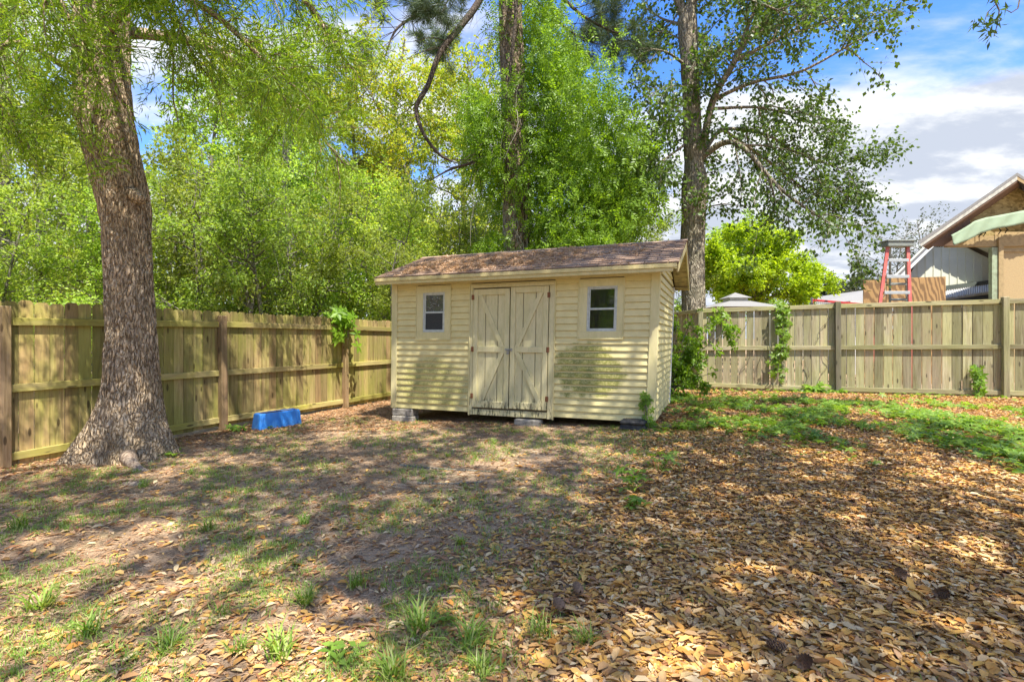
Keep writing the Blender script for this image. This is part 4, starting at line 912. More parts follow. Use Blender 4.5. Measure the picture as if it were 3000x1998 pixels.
# another, darker, behind it
OB2 = at(1690, 778, 33); OB2.z = 0; rg = np.random.default_rng(80); ls, q = proto_limbs(rg, 9.2, .2, 24, .25, 3.4)
tree('woodland_tree', 'mid-green tree crown showing above and behind the lime-green tree', OB2, ls, B_DIM, L_UND, 110, 900, 24, .16, .10, (1, 2.2), (.5, 1.1), 80)
for (x, Z, h, sp, lab, sd) in ((1938, 40, 5.6, 3.2, 'small dark grey-green tree far off, left of the ladder', 81),):
    O = at(x, 778, Z); O.z = 0; rg = np.random.default_rng(sd); ls, q = proto_limbs(rg, h, .16, 22, .3, sp, .6)
    tree('dark_tree', lab, O, ls, B_DIM, L_FAR, 90, 700, 22, .22, .14, (.8, 1.8), (.5, 1.), sd)
for (x, Z, h, sp, lab, sd) in ((2050, 34, 8.2, 3.4, 'bare budding tree behind the ladder top', 82), (2125, 36, 9.6, 3.0, 'bare budding tree showing over the left slope of the tan house roof', 83), (1995, 36, 5.6, 2.2, 'low bare budding tree left of the ladder, before the clouds', 84)):
    O = at(x, 778, Z); O.z = 0; rg = np.random.default_rng(sd); ls, q = proto_limbs(rg, h, .13, 20, .3, sp, .8)
    tree('bare_tree', lab, O, ls, B_DIM, L_FAR, 100, 500, 3, .16, .09, (.8, 2), (.5, 1.2), sd, droop=-.01)

# ------------------------------------------------------------------ shade tree standing behind the camera to the right; its crown hangs over the yard
ST = Vector((8.4, -3.6, 0)); rg = np.random.default_rng(90)
st = [limb([(0, 0, -.2), (0, .1, 2.5), (-.2, .3, 5), (-.3, .6, 9), (-.4, .9, 14)], .42, .18, 6)]
for (tx, ty, tz) in ((-2, 3, 9.5), (-.5, 6, 8.6), (3, 7, 10), (6, 5, 9), (1.2, 3, 10.5), (1.0, 7.6, 10.6), (4.8, 7.2, 10.2), (7.5, 6.5, 10), (2, 5.2, 10.3), (0, 1, 10), (-1.8, .2, 10), (2, -1, 10), (-3.5, 1.2, 10)):
    tx += .76; ty -= 1.25; tz += 3
    e = Vector((tx, ty, tz)) - ST; z0 = rg.uniform(7, 10.5)
    st.append(limb([(-.25, .5, z0), (e.x * .35, e.y * .35 + .3, z0 + 1.6), (e.x * .7, e.y * .7, tz + .3), (e.x, e.y, tz - .2)], .055, .014, 5))
shade = tree('shade_tree', 'leafy tree on the near right whose branch tips hang into the top right corner', ST, st, B_GRY, L_HW, 320, 3700, 7, .17, .10, (1.0, 3.0), (.5, 1.2), 90, .03, .3, .35, .08, flat=.5)
# the hanging tip seen in the corner of the photograph
tp = [(np.array(rel([tuple(at(x, y, 5)) for x, y in q], ST)), np.linspace(.008, .003, len(q))) for q in ([(2275, -60), (2290, 10), (2270, 30), (2262, 55)], [(2288, 5), (2297, 25), (2292, 60), (2285, 85)], [(2350, -30), (2340, 20), (2325, 30), (2310, 22)])]
V1, F1 = tubes([limb([(-.25, .5, 7.5), (-1.0, 3.6, 9.0), (-2.4, 7, 8.2), (-3.45, 8.5, 6.3), tuple(tp[0][0][0])], .06, .008, 6)], 6); link('limb', npmesh('hanging_limb', V1, F1, B_TW, True), shade)
V1, F1 = tubes(tp, 5); link('hanging_twig', npmesh('hanging_twig', V1, F1, B_TW, True), shade)
Pc = []
for (x, y, s, k) in ((2252, 55, 12, 16), (2282, 48, 14, 22), (2270, 78, 14, 18), (2300, 18, 10, 8), (2290, -5, 8, 8)):
    for i in range(k): Pc.append(tuple(np.array(at(x + rg.normal(0, s * .7), y + rg.normal(0, s * .5), 5 + rg.normal(0, .08))) - np.array(ST)))
P = np.array(Pc); Vl, Fl = leaf_arrays(P, rg.normal(size=P.shape) + (0, 0, -.5), rg.normal(size=P.shape), .085, .028, .2); tag(link('hanging_leaves', npmesh('hanging_leaves', Vl, Fl, L_HW), shade), kind='stuff')

# ------------------------------------------------------------------ shrub at the right of the shed, vines on the fences
def shrub(name, label, origin, tips, leaf, ns, ntw, per, L, W, seed, bk=B_DIM, r=.014, cat='shrub', sl=(.25, .6), tl=(.12, .3)):
    ls = [limb([(0, 0, 0), (t[0] * .35, t[1] * .4, t[2] * .55), t], r, r * .3, 5) for t in tips]
    return tree(name, label, origin, ls, bk, leaf, ns, ntw, per, L, W, sl, tl, seed, .05, .25, .25, .02, cat=cat, sides=5)
o = (3.15, 10.2, gz(3.15, 10.2))
shrub('leafy_shrub', 'sprawling green shrub squeezed between the shed side wall and the corner fence post', o, [(.1, -.2, 1.7), (.5, -.1, 1.75), (.9, .1, 1.5), (1.2, .1, 1.35), (.3, -.3, 1.2), (.7, -.4, .9), (.9, -.4, .6), (0, -.3, .8), (.5, -.2, 1.35), (.15, -.5, .4), (.2, 0, 1.45), (.6, .1, 1.1)], L_VIN, 40, 330, 11, .085, .04, 101)
def palmate(rg, C, Nn, size, five=5, tilt=.35):
    n = len(C); a0 = rg.uniform(0, 6.28, n); Nn = unit(Nn); T = unit(np.cross(Nn, rg.normal(size=C.shape))); B = np.cross(Nn, T); parts = []
    for k in range(five):
        a = a0 + (k - (five - 1) / 2) * (1.15 if five == 5 else 2.1); D = T * np.cos(a)[:, None] + B * np.sin(a)[:, None] - Nn * tilt * .4 + rg.normal(0, .08, C.shape)
        parts.append(leaf_arrays(C, D, Nn, size * (1 - .09 * abs(k - (five - 1) / 2)), size * .42, .15))
    return join(parts)
def fence_vine(name, label, path, n, spread, size, seed, nrm, mat=L_VIN):
    rg = np.random.default_rng(seed); root = empty(name, path[0]); tag(root, label, 'vine'); o = np.array(path[0])
    p = spline(path, 8); V1, F1 = tubes([(p - o, np.full(len(p), .006))] + [(spline([a + rg.normal(0, .02, 3) for a in path[i:]] , 6) - o, np.full(len(path[i:]) * 6 - 5, .004)) for i in range(0, max(1, len(path) - 2))], 5); link('stem', npmesh('stem', V1, F1, B_TW, True), root)
    C = p[rg.integers(0, len(p), n)] + rg.normal(size=(n, 3)) * spread - o; N_ = np.tile(np.array(nrm, float), (n, 1)) + rg.normal(size=(n, 3)) * .35; N_[:, 2] += .35
    V3, F3 = palmate(rg, C, N_, size * rg.uniform(.7, 1.2, n)); tag(link('leaves', npmesh('leaves', V3, F3, mat), root), kind='stuff')
def rf_(x, y, off=.10):
    "point just in front of the right fence"
    k = (x - 1177) / 1177; A = np.array([4.2, 11.48]); B = np.array([6.74, 10.6]); d = B - A
    t = (k * A[1] - A[0]) / (d[0] - k * d[1]); P = A + d * t; Z = P[1]; q = at(x, y, Z); return (q.x - .33 * off, q.y - .944 * off, q.z)
fence_vine('fence_creeper', 'five-leaved creeper hanging down the right fence between its first and second posts', [rf_(1800, 705), rf_(1795, 740), rf_(1802, 780), rf_(1788, 830), rf_(1785, 880)], 80, (.08, .03, .05), .11, 111, (-.33, -.94, 0))
fence_vine('fence_creeper', 'small sprig of creeper low on the right fence, just left of the rightmost post', [rf_(2240, 905), rf_(2248, 880), rf_(2240, 855), rf_(2245, 840)], 26, (.05, .03, .03), .11, 112, (-.33, -.94, 0))
fence_vine('fence_creeper', 'low creeper clump at the foot of the middle post of the right fence', [rf_(1820, 900), rf_(1860, 893), rf_(1900, 898), rf_(1925, 902)], 90, (.10, .10, .05), .12, 113, (-.2, -.5, .8))
fence_vine('fence_creeper', 'yellowing sprig of creeper over the top rail of the right fence near the shrub', [rf_(1650, 715), rf_(1665, 728), rf_(1640, 745)], 16, (.05, .03, .03), .11, 114, (-.33, -.94, 0))
fence_vine('fence_creeper', 'broad-leaved creeper draped over the third post of the left fence', [(-3.52, 10.25, 1.72), (-3.42, 10.12, 1.80), (-3.25, 10.12, 1.66), (-3.22, 10.05, 1.40)], 46, (.13, .08, .10), .20, 115, (.89, -.45, .1))
fence_vine('ground_ivy', 'little vine climbing the right front corner of the shed', [tuple(shw(4.14, -.08, .2)), tuple(shw(4.10, -.06, .40)), tuple(shw(4.08, -.05, .55)), tuple(shw(4.10, -.05, .62))], 30, (.04, .02, .04), .075, 116, (-.37, -.93, .2))
fence_vine('ground_ivy', 'low tangle of ivy on the ground around the right front corner of the shed', [tuple(shw(4.2, -.12, .23)), tuple(shw(4.5, -.1, .25)), tuple(shw(4.75, .1, .26))], 75, (.13, .1, .03), .075, 117, (0, -.2, 1))
# dry vine stems stuck to the right and left fences
for (lab, base, seed, fn) in (('thin dead vine stems clinging to the right fence left of its middle post', [(1700, 880), (1740, 870), (1850, 880), (1885, 885), (1690, 800), (1870, 790)], 5, rf_),):
    rg = np.random.default_rng(seed); q = []
    for (x, y) in base:
        pts = [np.array(fn(x, y, .028))]
        for s in range(6): x += rg.normal(6, 8); y -= rg.uniform(8, 22); pts.append(np.array(fn(x, max(y, 712), .028)))
        q.append((spline(pts, 3), np.linspace(.006, .003, len(pts) * 3 - 2)))
    V1, F1 = tubes(q, 4); tag(link('dead_vine', npmesh('dead_vine', V1, F1, B_TW, True)), lab, 'vine')

# ------------------------------------------------------------------ neighbours: gazebo, grey roof, white house, tan house
M_GSH = plain('grey_shingle', (.25, .245, .23), .9, .1, 30, .6, (.15, .14, .13), bmp=.3); M_WHT = plain('white_paint', (.74, .74, .70), .6, .3, 5, .2); M_CRM = plain('cream_board', (.70, .70, .55), .6, .3, 3, .25, (.5, .5, .36))
M_TAN = plain('tan_stucco', (.42, .31, .16), .85, .2, 30, .25, bmp=.3); M_TANW = plain('tan_wood', (.38, .28, .14), .8, .2, 12, .4)
def osb_mat():
    m, nt, b, o = newmat('osb_panel'); tc = N(nt, 'ShaderNodeTexCoord'); v = tc.outputs['Object']
    vo = N(nt, 'ShaderNodeTexVoronoi'); nt.links.new(mapv(nt, v, scale=(14, 14, 22), rot=(0, .4, 0)), vo.inputs['Vector']); vo.inputs['Scale'].default_value = 1
    sp = N(nt, 'ShaderNodeSeparateXYZ'); nt.links.new(vo.outputs['Color'], sp.inputs[0])
    c = mixc(nt, sp.outputs[0], (.20, .145, .055), (.45, .35, .15)); setc(nt, b, c, .85, .2); return m
M_OSB = osb_mat()
gz_ = empty('gazebo', (at(1690, 778, 22).x, 22, 0)); tag(gz_, 'low grey-shingled gazebo roof with a small cupola, over the right fence beside the hardwood trunk', 'gazebo')
s = 22 / 1177; xe = 73 * s; ze = CAMH + 69 * s; za = CAMH + 87 * s
b = MB(); b.add([(-xe, -xe, ze), (xe, -xe, ze), (xe, xe, ze), (-xe, xe, ze), (-.28, -.28, za), (.28, -.28, za), (.28, .28, za), (-.28, .28, za)], [(0, 1, 5, 4), (1, 2, 6, 5), (2, 3, 7, 6), (3, 0, 4, 7), (3, 2, 1, 0), (4, 5, 6, 7)]); groof = b.build('roof', M_GSH, gz_)
xo = -14 * s
b = MB(); b.box((-.37, -.37, za - .12), (.37, .37, za + .09)); b.build('cupola', M_WHT, gz_)
b = MB(); c_ = .50; b.add([(-c_, -c_, za + .09), (c_, -c_, za + .09), (c_, c_, za + .09), (-c_, c_, za + .09), (0, 0, za + .34)], [(0, 1, 4), (1, 2, 4), (2, 3, 4), (3, 0, 4), (3, 2, 1, 0)]); b.build('cupola_roof', M_GSH, gz_)
for sx in (-1, 1):
    for sy in (-1, 1): MB().cbox((sx * (xe - .2) - .06, sy * (xe - .2) - .06, 0), (sx * (xe - .2) + .06, sy * (xe - .2) + .06, ze)).build('post', M_WHT, gz_)
# grey-roofed house
def quadpoly(b, pts, Z, d): b.prism([at(x, y, Z) for x, y in pts], (0, d, 0)); return b
gh = empty('grey_roofed_house', (at(1950, 778, 27).x, 27, 0)); tag(gh, 'far house showing only a grey shingle roof above the fence, left of the plywood', 'house')
gO = gh.location.copy()
def lp(x, y, Z, o): return at(x, y, Z) - Vector(o)
b = MB(); A = [lp(1822, 712, 26, gO), lp(2030, 712, 26, gO), lp(2010, 664, 31, gO), lp(1880, 682, 31, gO)]; b.prism(A, (0, 0, -.12)); b.build('roof', M_GSH, gh)
b = MB(); b.prism([lp(1822, 712, 26, gO), lp(1880, 682, 31, gO), lp(1850, 712, 36, gO)], (0, 0, -.1)); b.build('roof', M_GSH, gh)
b = MB(); p0 = lp(1840, 716, 26.4, gO); p1 = lp(2060, 716, 26.4, gO); b.box((p0.x, p0.y, -gO.z), (p1.x, p0.y + 5, p0.z)); b.build('wall', M_CRM, gh)
# white house with board siding
WZ = 19.; wo = Vector((at(2150, 778, WZ).x, WZ, 0)); wh = empty('white_house', wo); tag(wh, 'cream house gable with vertical battens seen between the ladder and the tan house', 'house')
def wp(x, y, dz=0): return at(x, y, WZ + dz) - wo
gab = [wp(1992, 706), wp(2110, 592), wp(2162, 540), wp(2330, 622), wp(2330, 706)]
gab[0].z = gab[-1].z = 0.0
b = MB(); b.prism(gab, (5.95, 7, 0)); b.build('wall', M_CRM, wh)
def gtop(x):
    P = [(1992, 706), (2110, 592), (2162, 540), (2330, 622)]
    return np.interp(x, [p[0] for p in P], [p[1] for p in P])
x = 2035
bat = None
while x < 2290:
    p0 = wp(x, gtop(x) + 6); p1 = wp(x, 700); b = MB(); b.box((-.02, -.022, 0), (.02, -.001, p0.z - p1.z)); b.build('batten', M_CRM, wh, loc=(p1.x, 0, p1.z)); x += 18.5
for (a, c, sgn) in ((( -1, 0), (0, 0), 0),):
    pass
for (xa, ya, xb, yb) in ((1976, 712, 2162, 531), (2162, 531, 2335, 612)):
    a = wp(xa, ya); c = wp(xb, yb); up_ = Vector((0, 0, .22))
    MB().prism([a, c, c + up_, a + up_], (0, -.05, 0)).build('rake_board', M_WHT, wh, loc=(0, -.50, 0))
    MB().prism([a + Vector((0, 0, .2)), c + Vector((0, 0, .2)), c + Vector((0, 0, .29)), a + Vector((0, 0, .29))], (6.3, 7.4, 0)).build('roof', M_GSH, wh, loc=(0, -.58, 0))
    MB().prism([a, c, c + Vector((0, 0, .03)), a + Vector((0, 0, .03))], (0, .48, 0)).build('soffit', M_CRM, wh, loc=(0, -.49, 0))
for cx_, cy_ in ((2156, 556), (2180, 553)):
    b = MB()
    for i in range(4):
        for j in range(i + 1 if cx_ < 2170 else 4 - i):
            p = wp(cx_ + (j - i / 2) * 5.5, cy_ - 6 + i * 5.5); b.cbox((p.x - .03, -.03, p.z - .03), (p.x + .03, -.006, p.z + .03), .01)
    b.build('vent', M_DK, wh)
# its low metal roof and gutter
M_MET = plain('corrugated_metal', (.62, .62, .60), .45, .5, 8, .4, (.3, .28, .25)); M_GUT = plain('dark_gutter', (.12, .14, .12), .5, .4, 9, .3)
b = MB(); b.prism([wp(2165, 668, -.3), wp(2300, 650, -.3), wp(2300, 641, -.3), wp(2165, 658, -.3)], (0, .25, 0)); b.build('flashing', M_GUT, wh)
lw = empty('low_metal_roof', (at(2230, 778, 16).x, 16, 0)); tag(lw, 'low white corrugated metal roof below the cream gable, right of the plywood', 'roof'); lo = lw.location.copy()
Pa, Pb, Pc_, Pd = lp(2165, 688, 15, lo), lp(2300, 669, 15, lo), lp(2300, 652, 18.4, lo), lp(2165, 671, 18.4, lo)
for i in range(26):
    f0, f1 = i / 26, (i + .94) / 26; A = Pa.lerp(Pb, f0); B_ = Pa.lerp(Pb, f1); C_ = Pd.lerp(Pc_, f1); D2 = Pd.lerp(Pc_, f0); m0 = A.lerp(B_, .5) + Vector((0, 0, .05)); m1 = D2.lerp(C_, .5) + Vector((0, 0, .05))
    b = MB(); b.add([A, m0, B_, D2, m1, C_, A - Vector((0, 0, .03)), B_ - Vector((0, 0, .03)), C_ - Vector((0, 0, .03)), D2 - Vector((0, 0, .03))], [(0, 1, 4, 3), (1, 2, 5, 4), (6, 9, 8, 7), (0, 6, 7, 2, 1), (3, 4, 5, 8, 9)]); b.build('metal_sheet', M_MET, lw)
b = MB(); b.prism([Pa + Vector((0, -.06, -.05)), Pb + Vector((0, -.06, -.05)), Pb + Vector((0, -.06, -.17)), Pa + Vector((0, -.06, -.17))], (0, .05, 0)); b.build('gutter', plain('navy_gutter', (.06, .075, .10), .5, .4), lw)
b = MB(); b.box((Pa.x, .3, -lo.z), (Pb.x, 2.3, Pa.z - .22)); b.build('wall', plain('reddish_wall', (.33, .20, .14), .8, .2, 10, .4), lw)
MB().box((lp(1955, 700, 16, lo).x, .0, 0), (lp(1990, 700, 16, lo).x, 2, lp(1955, 692, 16, lo).z)).build('shed_wall', M_MET, lw)
# tan house under repair
TZ = 13.2; to = Vector((at(2290, 778, TZ).x, TZ, 0)); th_ = empty('tan_house', to); tag(th_, 'tan house under repair with bare board gable and a pale green cloth strip', 'house')
def tp_(x, y, dz=0): return at(x, y, TZ + dz) - to
b = MB(); p = tp_(2287, 560); q = tp_(2640, 560); b.prism([(p.x, 0, 0), (q.x, 0, 0), (q.x + 5, 4.6, 0), (p.x + 5, 4.6, 0)], (0, 0, p.z + .3)); b.build('wall', M_TAN, th_)
b = MB(); b.prism([tp_(2218, 548), tp_(2222, 500), tp_(2352, 428), tp_(2560, 545), tp_(2560, 548)], (0, .1, 0)); b.build('gable_panel', M_OSB, th_, loc=(0, .15, 0))
b = MB(); b.prism([tp_(2175, 568), tp_(2290, 568), tp_(2290, 543), tp_(2175, 543)], (0, .12, 0)); b.build('beam', M_TANW, th_, loc=(0, -.05, 0))
b = MB(); b.prism([tp_(2290, 568), tp_(2560, 560), tp_(2560, 530), tp_(2290, 541)], (0, .12, 0)); b.build('beam', M_TANW, th_, loc=(0, -.06, 0))
b = MB(); b.prism([tp_(2287, 552), tp_(2298, 552), tp_(2298, 740), tp_(2287, 740)], (0, .1, 0)); b.build('corner_board', M_TANW, th_, loc=(0, -.11, 0))
b = MB(); b.prism([tp_(2274, 570), tp_(2287, 570), tp_(2287, 740), tp_(2274, 740)], (0, .1, 0)); b.build('post', plain('pale_green_post', (.33, .40, .26), .8, .2, 6, .7, (.14, .13, .08)), th_, loc=(0, -.08, 0))
b = MB(); b.cbox((tp_(2300, 572).x, -.03, tp_(2300, 580).z), (tp_(2560, 572).x, -.001, tp_(2300, 574).z), .004); b.build('trim_strip', M_TANW, th_)
M_SHW = plain('shaded_brown_underside', (.17, .11, .075), .85, .2, 12, .4)  # the shade under the overhang is put into this brown
for (pts, nm, mt, d0, dd) in (([(2124, 567), (2222, 498.5), (2222, 491.5), (2120, 561)], 'roof', M_GSH, -1.5, .5), ([(2222, 498.5), (2343, 414), (2343, 407), (2222, 491.5)], 'roof', M_GSH, -1.5, 6.0), ([(2343, 414), (2560, 548), (2560, 540), (2343, 407)], 'roof', M_GSH, -1.5, 7.0),
                       ([(2127, 572), (2343, 423), (2343, 414), (2124, 566)], 'rake_board', plain('weathered_white_board', (.50, .49, .42), .8, .2, 10, .5), -1.47, .06), ([(2343, 423), (2560, 557), (2560, 549), (2343, 414)], 'rake_board', M_TANW, -1.47, .06),
                       ([(2132, 573), (2343, 427), (2343, 420), (2132, 567)], 'soffit', M_SHW, -1.4, .45)):
    b = MB(); b.prism([tp_(*p) for p in pts], (dd * 1.0, dd * .9, 0)); b.build(nm, mt, th_, loc=(d0 * .25, d0 * .22, 0))
b = MB(); b.prism([tp_(2130, 567), tp_(2222, 502), tp_(2222, 545), tp_(2190, 567)], (0, .08, 0)); b.build('overhang_shade_sheet', M_SHW, th_, loc=(0, -.1, 0))  # brown sheet standing in for the shaded underside of the overhang
# cloth strip, rippled
M_CLO = plain('pale_green_cloth', (.27, .34, .22), .75, .2, 4, .35, (.19, .25, .16))
top = [(2163, 546), (2190, 532), (2215, 515), (2240, 507), (2280, 500), (2320, 492), (2354, 487), (2420, 478)]; bot = [(2166, 570), (2195, 560), (2225, 544), (2255, 534), (2290, 528), (2330, 520), (2354, 516), (2420, 506)]
vv = []; ns = 60; nr_ = 6
for i in range(ns + 1):
    f = i / ns * 7; a = np.interp(f, range(8), [p[0] for p in top]), np.interp(f, range(8), [p[1] for p in top]); c = np.interp(f, range(8), [p[0] for p in bot]), np.interp(f, range(8), [p[1] for p in bot])
    for j in range(nr_ + 1):
        g = j / nr_; y_ = -.30 - .05 * g - .012 * math.sin(i * .55 + j * 1.1) - .008 * math.sin(i * 1.9 + j * 2.3); p = tp_(a[0] * (1 - g) + c[0] * g, a[1] * (1 - g) + c[1] * g); vv.append((p.x * 1, y_, p.z))
ff = [(i * (nr_ + 1) + j, (i + 1) * (nr_ + 1) + j, (i + 1) * (nr_ + 1) + j + 1, i * (nr_ + 1) + j + 1) for i in range(ns) for j in range(nr_)]
b = MB(); b.add(vv, ff); o = b.build('cloth_strip', M_CLO, th_, True); md = o.modifiers.new('s', 'SOLIDIFY'); md.thickness = .008
b = MB()
for x in (2240, 2250, 2285, 2300, 2345):
    p = tp_(x, 540 - (x - 2240) * .15); MB().tube([(p.x, -.1, p.z + .1), (p.x + .03, -.16, p.z), (p.x - .02, -.14, p.z - .09)], .012, 5).build('cable', M_DK, th_)

# ------------------------------------------------------------------ ladder, plywood, net
M_RED = plain('red_fibreglass', (.45, .09, .07), .5, .4, 10, .35, (.5, .25, .2)); M_ALU = plain('aluminium', (.52, .53, .50), .4, .5, 20, .3, (.25, .27, .22), .6); M_CAP = plain('grey_plastic_cap', (.23, .25, .22), .6, .3, 20, .4)
ZL = 11.3; lO = Vector((at(2062, 778, ZL).x, ZL, 0)); lad = empty('step_ladder', lO); tag(lad, 'tall red step ladder with metal steps standing behind the right fence by the plywood', 'ladder')
def l3(x, y, d=0): return at(x, y, ZL) - lO + Vector((d * .76, d, 0))
def zrow(y): return (y - 552) / 150
for (xt, xb) in ((2041, 2022), (2087, 2092)):
    a = l3(xt, 566); c = l3(xb, 712, -.22); dd = (c - a); gzz = gz(lO.x, ZL); t_ = (a.z - gzz) / (a.z - c.z); MB().bar(a, a + dd * t_, .075, .03, (0, 1, 0)).build('rail', M_RED, lad)
for i, y in enumerate((598, 636, 673, 712, 752, 792)):
    f = (y - 566) / 146; xl = 2041 - 19 * f + 3; xr = 2087 + 5 * f - 3; a = l3(xl, y, -.22 * f); c = l3(xr, y, -.22 * f)
    b = MB(); b.cbox((a.x, a.y - .05, a.z - .015), (c.x, a.y + .05, a.z + .015), .004); b.cbox((a.x, a.y - .055, a.z - .05), (c.x, a.y - .045, a.z + .012), .003); b.build('step', M_ALU, lad)
    for (p, sg) in ((a, 1), (c, -1)): MB().bar(p + Vector((0, 0, -.12)), p + Vector((sg * .10, 0, -.02)), .02, .008).build('step_brace', M_ALU, lad)
a = l3(2034, 562); c = l3(2094, 562)
b = MB(); b.cbox((a.x, -.10, a.z - .06), (c.x, .12, a.z + .05), .012); b.cbox((a.x - .02, -.12, a.z + .05), (c.x + .01, .14, a.z + .085), .008); b.build('cap', M_CAP, lad)
for (xt, xb) in ((2046, 2044), (2083, 2086)):
    a = l3(xt, 568, .05); c = l3(xb, 712, .75); dd = c - a; t_ = (a.z - .25) / (a.z - c.z); MB().bar(a, a + dd * t_, .05, .025, (0, 1, 0)).build('rear_leg', M_CAP, lad)
for y in (648, 684, 720):
    f = (y - 568) / 144; a = l3(2045, y, .7 * f + .05); c = l3(2085, y, .7 * f + .05); MB().bar(a, c, .03, .05).build('rear_brace', M_CAP, lad)
def ply_mat():
    m, nt, b, o = newmat('plywood'); tc = N(nt, 'ShaderNodeTexCoord'); v = tc.outputs['Object']
    wv = N(nt, 'ShaderNodeTexWave', wave_type='RINGS', rings_direction='SPHERICAL'); nt.links.new(mapv(nt, v, scale=(1.6, 1, .45), loc=(.2, .0, 1.1)), wv.inputs['Vector']); wv.inputs['Scale'].default_value = 2.6
    wv.inputs['Distortion'].default_value = 9; wv.inputs['Detail'].default_value = 3; wv.inputs['Detail Scale'].default_value = 1.2
    n1 = noi(nt, mapv(nt, v, scale=(60, 10, 3)), 1, 4, .6); c = mixc(nt, sstep(nt, wv.outputs['Fac'], .2, .8), (.36, .21, .08), (.13, .065, .025)); c = mixc(nt, mth(nt, 'MULTIPLY', n1, .4), c, (.42, .28, .13)); setc(nt, b, c, .7, .3); return m
M_PLY = ply_mat(); 
for (x0, x1, y0, y1, dz, lab) in ((1985, 2036, 645, 800, .68, 'narrow dark plywood sheet behind the left rail of the ladder'), (2038, 2174, 640, 800, .80, 'wide plywood sheet with bold wavy grain behind and right of the ladder')):
    Z = ZL + dz + .6; a = at(x0, y0, Z); c = at(x1, y0 - (4 if x1 > 2100 else 2), Z); zb = gz(a.x, Z); b = MB()
    b.prism([Vector((0, 0, 0)), Vector((c.x - a.x, 0, 0)), Vector((c.x - a.x, 0, c.z - zb)), Vector((0, 0, a.z - zb))], (0, .019, 0)); tag(b.build('plywood_sheet', M_PLY, None, loc=(a.x, Z, zb)), lab, 'plywood')
ZN = 13.; nO = at(1868, 778, ZN); nO.z = 0; net = empty('sports_net', nO); tag(net, 'red-bordered black sports net showing above the right fence before the grey roof', 'net'); M_REDT = plain('red_tape', (.50, .05, .05), .6, .3)
def n3(x, y): return at(x, y, ZN) - nO
MB().bar(n3(1868, 690), n3(2010, 702), .02, .055).build('top_tape', M_REDT, net); MB().bar(n3(1868, 688), n3(1868, 780), .055, .02, (1, 0, 0)).build('side_tape', M_REDT, net)
b = MB()
for i in range(1, 30): x = 1868 + i * 4.7; b.bar(n3(x, 690 + (x - 1868) * .0845), n3(x, 775), .006, .006, (1, 0, 0))
for j in range(1, 16): b.bar(n3(1868, 690 + j * 5), n3(2010, 702 + j * 5), .006, .006)
b.build('mesh', M_DK, net); 
for x in (1866, 2012): MB().tube([n3(x, 684), Vector((n3(x, 700).x, 0, .2))], .025, 8).build('pole', M_STEEL, net)
for x in (2012,): pass

# ------------------------------------------------------------------ ground litter
def region_dense(X, Y): return 1 / (1 + np.exp(-(X - (.15 + .33 * (Y - 2))) * 4.5))
def fence_dist(X, Y): return (X + 5.69) * .893 - (Y - 5.71) * .450      # metres inside the left fence
def inshed(X, Y):
    c, s = math.cos(SA), math.sin(SA); dx = X - SL[0]; dy = Y - SL[1]; u = dx * c + dy * s; v = -dx * s + dy * c; return (u > .05) & (u < SW - .05) & (v > .12) & (v < SDp)
def in_yard(X, Y):
    rf1 = (X - 4.2) * .33 + (Y - 11.48) * .944
    return (fence_dist(X, Y) > .03) & (rf1 < -.03) & ~inshed(X, Y) & (X < 11) & ((X + 4.55) ** 2 + (Y - 6.25) ** 2 > .50 ** 2)
def fine(X, Y): return gzv(X, Y) + np.array([.018 * noise.noise(Vector((x * .9, y * .9, 0))) for x, y in zip(X, Y)])
def sample(n, seed, wfun, nearpow=1.6, ymax=13):
    rg = np.random.default_rng(seed); out = []
    tot = 0
    while tot < n:
        m = n * 3; Y = 1.3 + (ymax - 1.3) * rg.random(m) ** nearpow; X = (rg.random(m) * 2 - 1) * (Y * 1.08 + .5)
        ok = in_yard(X, Y) & (rg.random(m) < wfun(X, Y)); out.append(np.stack([X[ok], Y[ok]], 1)); tot += ok.sum()
    a = np.concatenate(out)[:n]; return a[:, 0], a[:, 1], rg
L_LIT = leafmat('fallen_leaf', [(.16, .075, .03), (.58, .32, .085), (.70, .43, .13), (.50, .21, .04), (.64, .44, .21), (.30, .15, .06), (.66, .37, .08), (.74, .57, .32), (.44, .25, .10)], .08, .75, 0, .15)
L_LITB = leafmat('small_brown_leaf', [(.18, .085, .04), (.36, .18, .08), (.50, .31, .16), (.30, .12, .045), (.58, .42, .26)], .08, .7, 0, .2)
def wleaf(X, Y):
    d = region_dense(X, Y); near = np.exp(-((X + .2) / 2.2) ** 2) * np.clip(1 - (Y - 1.5) / 4.5, 0, 1)
    pat = .75 + .5 * np.sin(X * 3.1 + 1) * np.sin(Y * 2.7)
    return np.clip((d * 1.0 + near * .16 + .035) * (pat * (1 - d) + d), 0, 1)
def scatter_leaves(n, seed, wf, L, Wr, zr_, mat, name, nearpow, wide, tilt=.25, lv=.35, parent=ground, ymax=13):
    X, Y, rg = sample(n, seed, wf, nearpow, ymax); d = region_dense(X, Y); z = fine(X, Y) + .004 + rg.random(n) * zr_ * (.25 + .75 * d)
    th = rg.uniform(0, 6.283, n); P = np.stack([X, Y, z], 1); D = np.stack([np.cos(th), np.sin(th), rg.normal(0, tilt * .6, n)], 1); Nn = np.stack([rg.normal(0, tilt, n), rg.normal(0, tilt, n), np.ones(n)], 1)
    s = L * .92 * np.clip(np.exp(rg.normal(0, lv * .7, n)), .4, 1.6); V_, F_ = leaf_arrays(P, D, Nn, s, s * Wr * rg.uniform(.7, 1.3, n), .22, wide)
    o = link(name, npmesh(name, V_, F_, mat), parent); tag(o, kind='stuff'); return o
scatter_leaves(100000, 201, wleaf, .050, .42, .028, L_LIT, 'leaf_litter', 1.6, True, .17, .45)
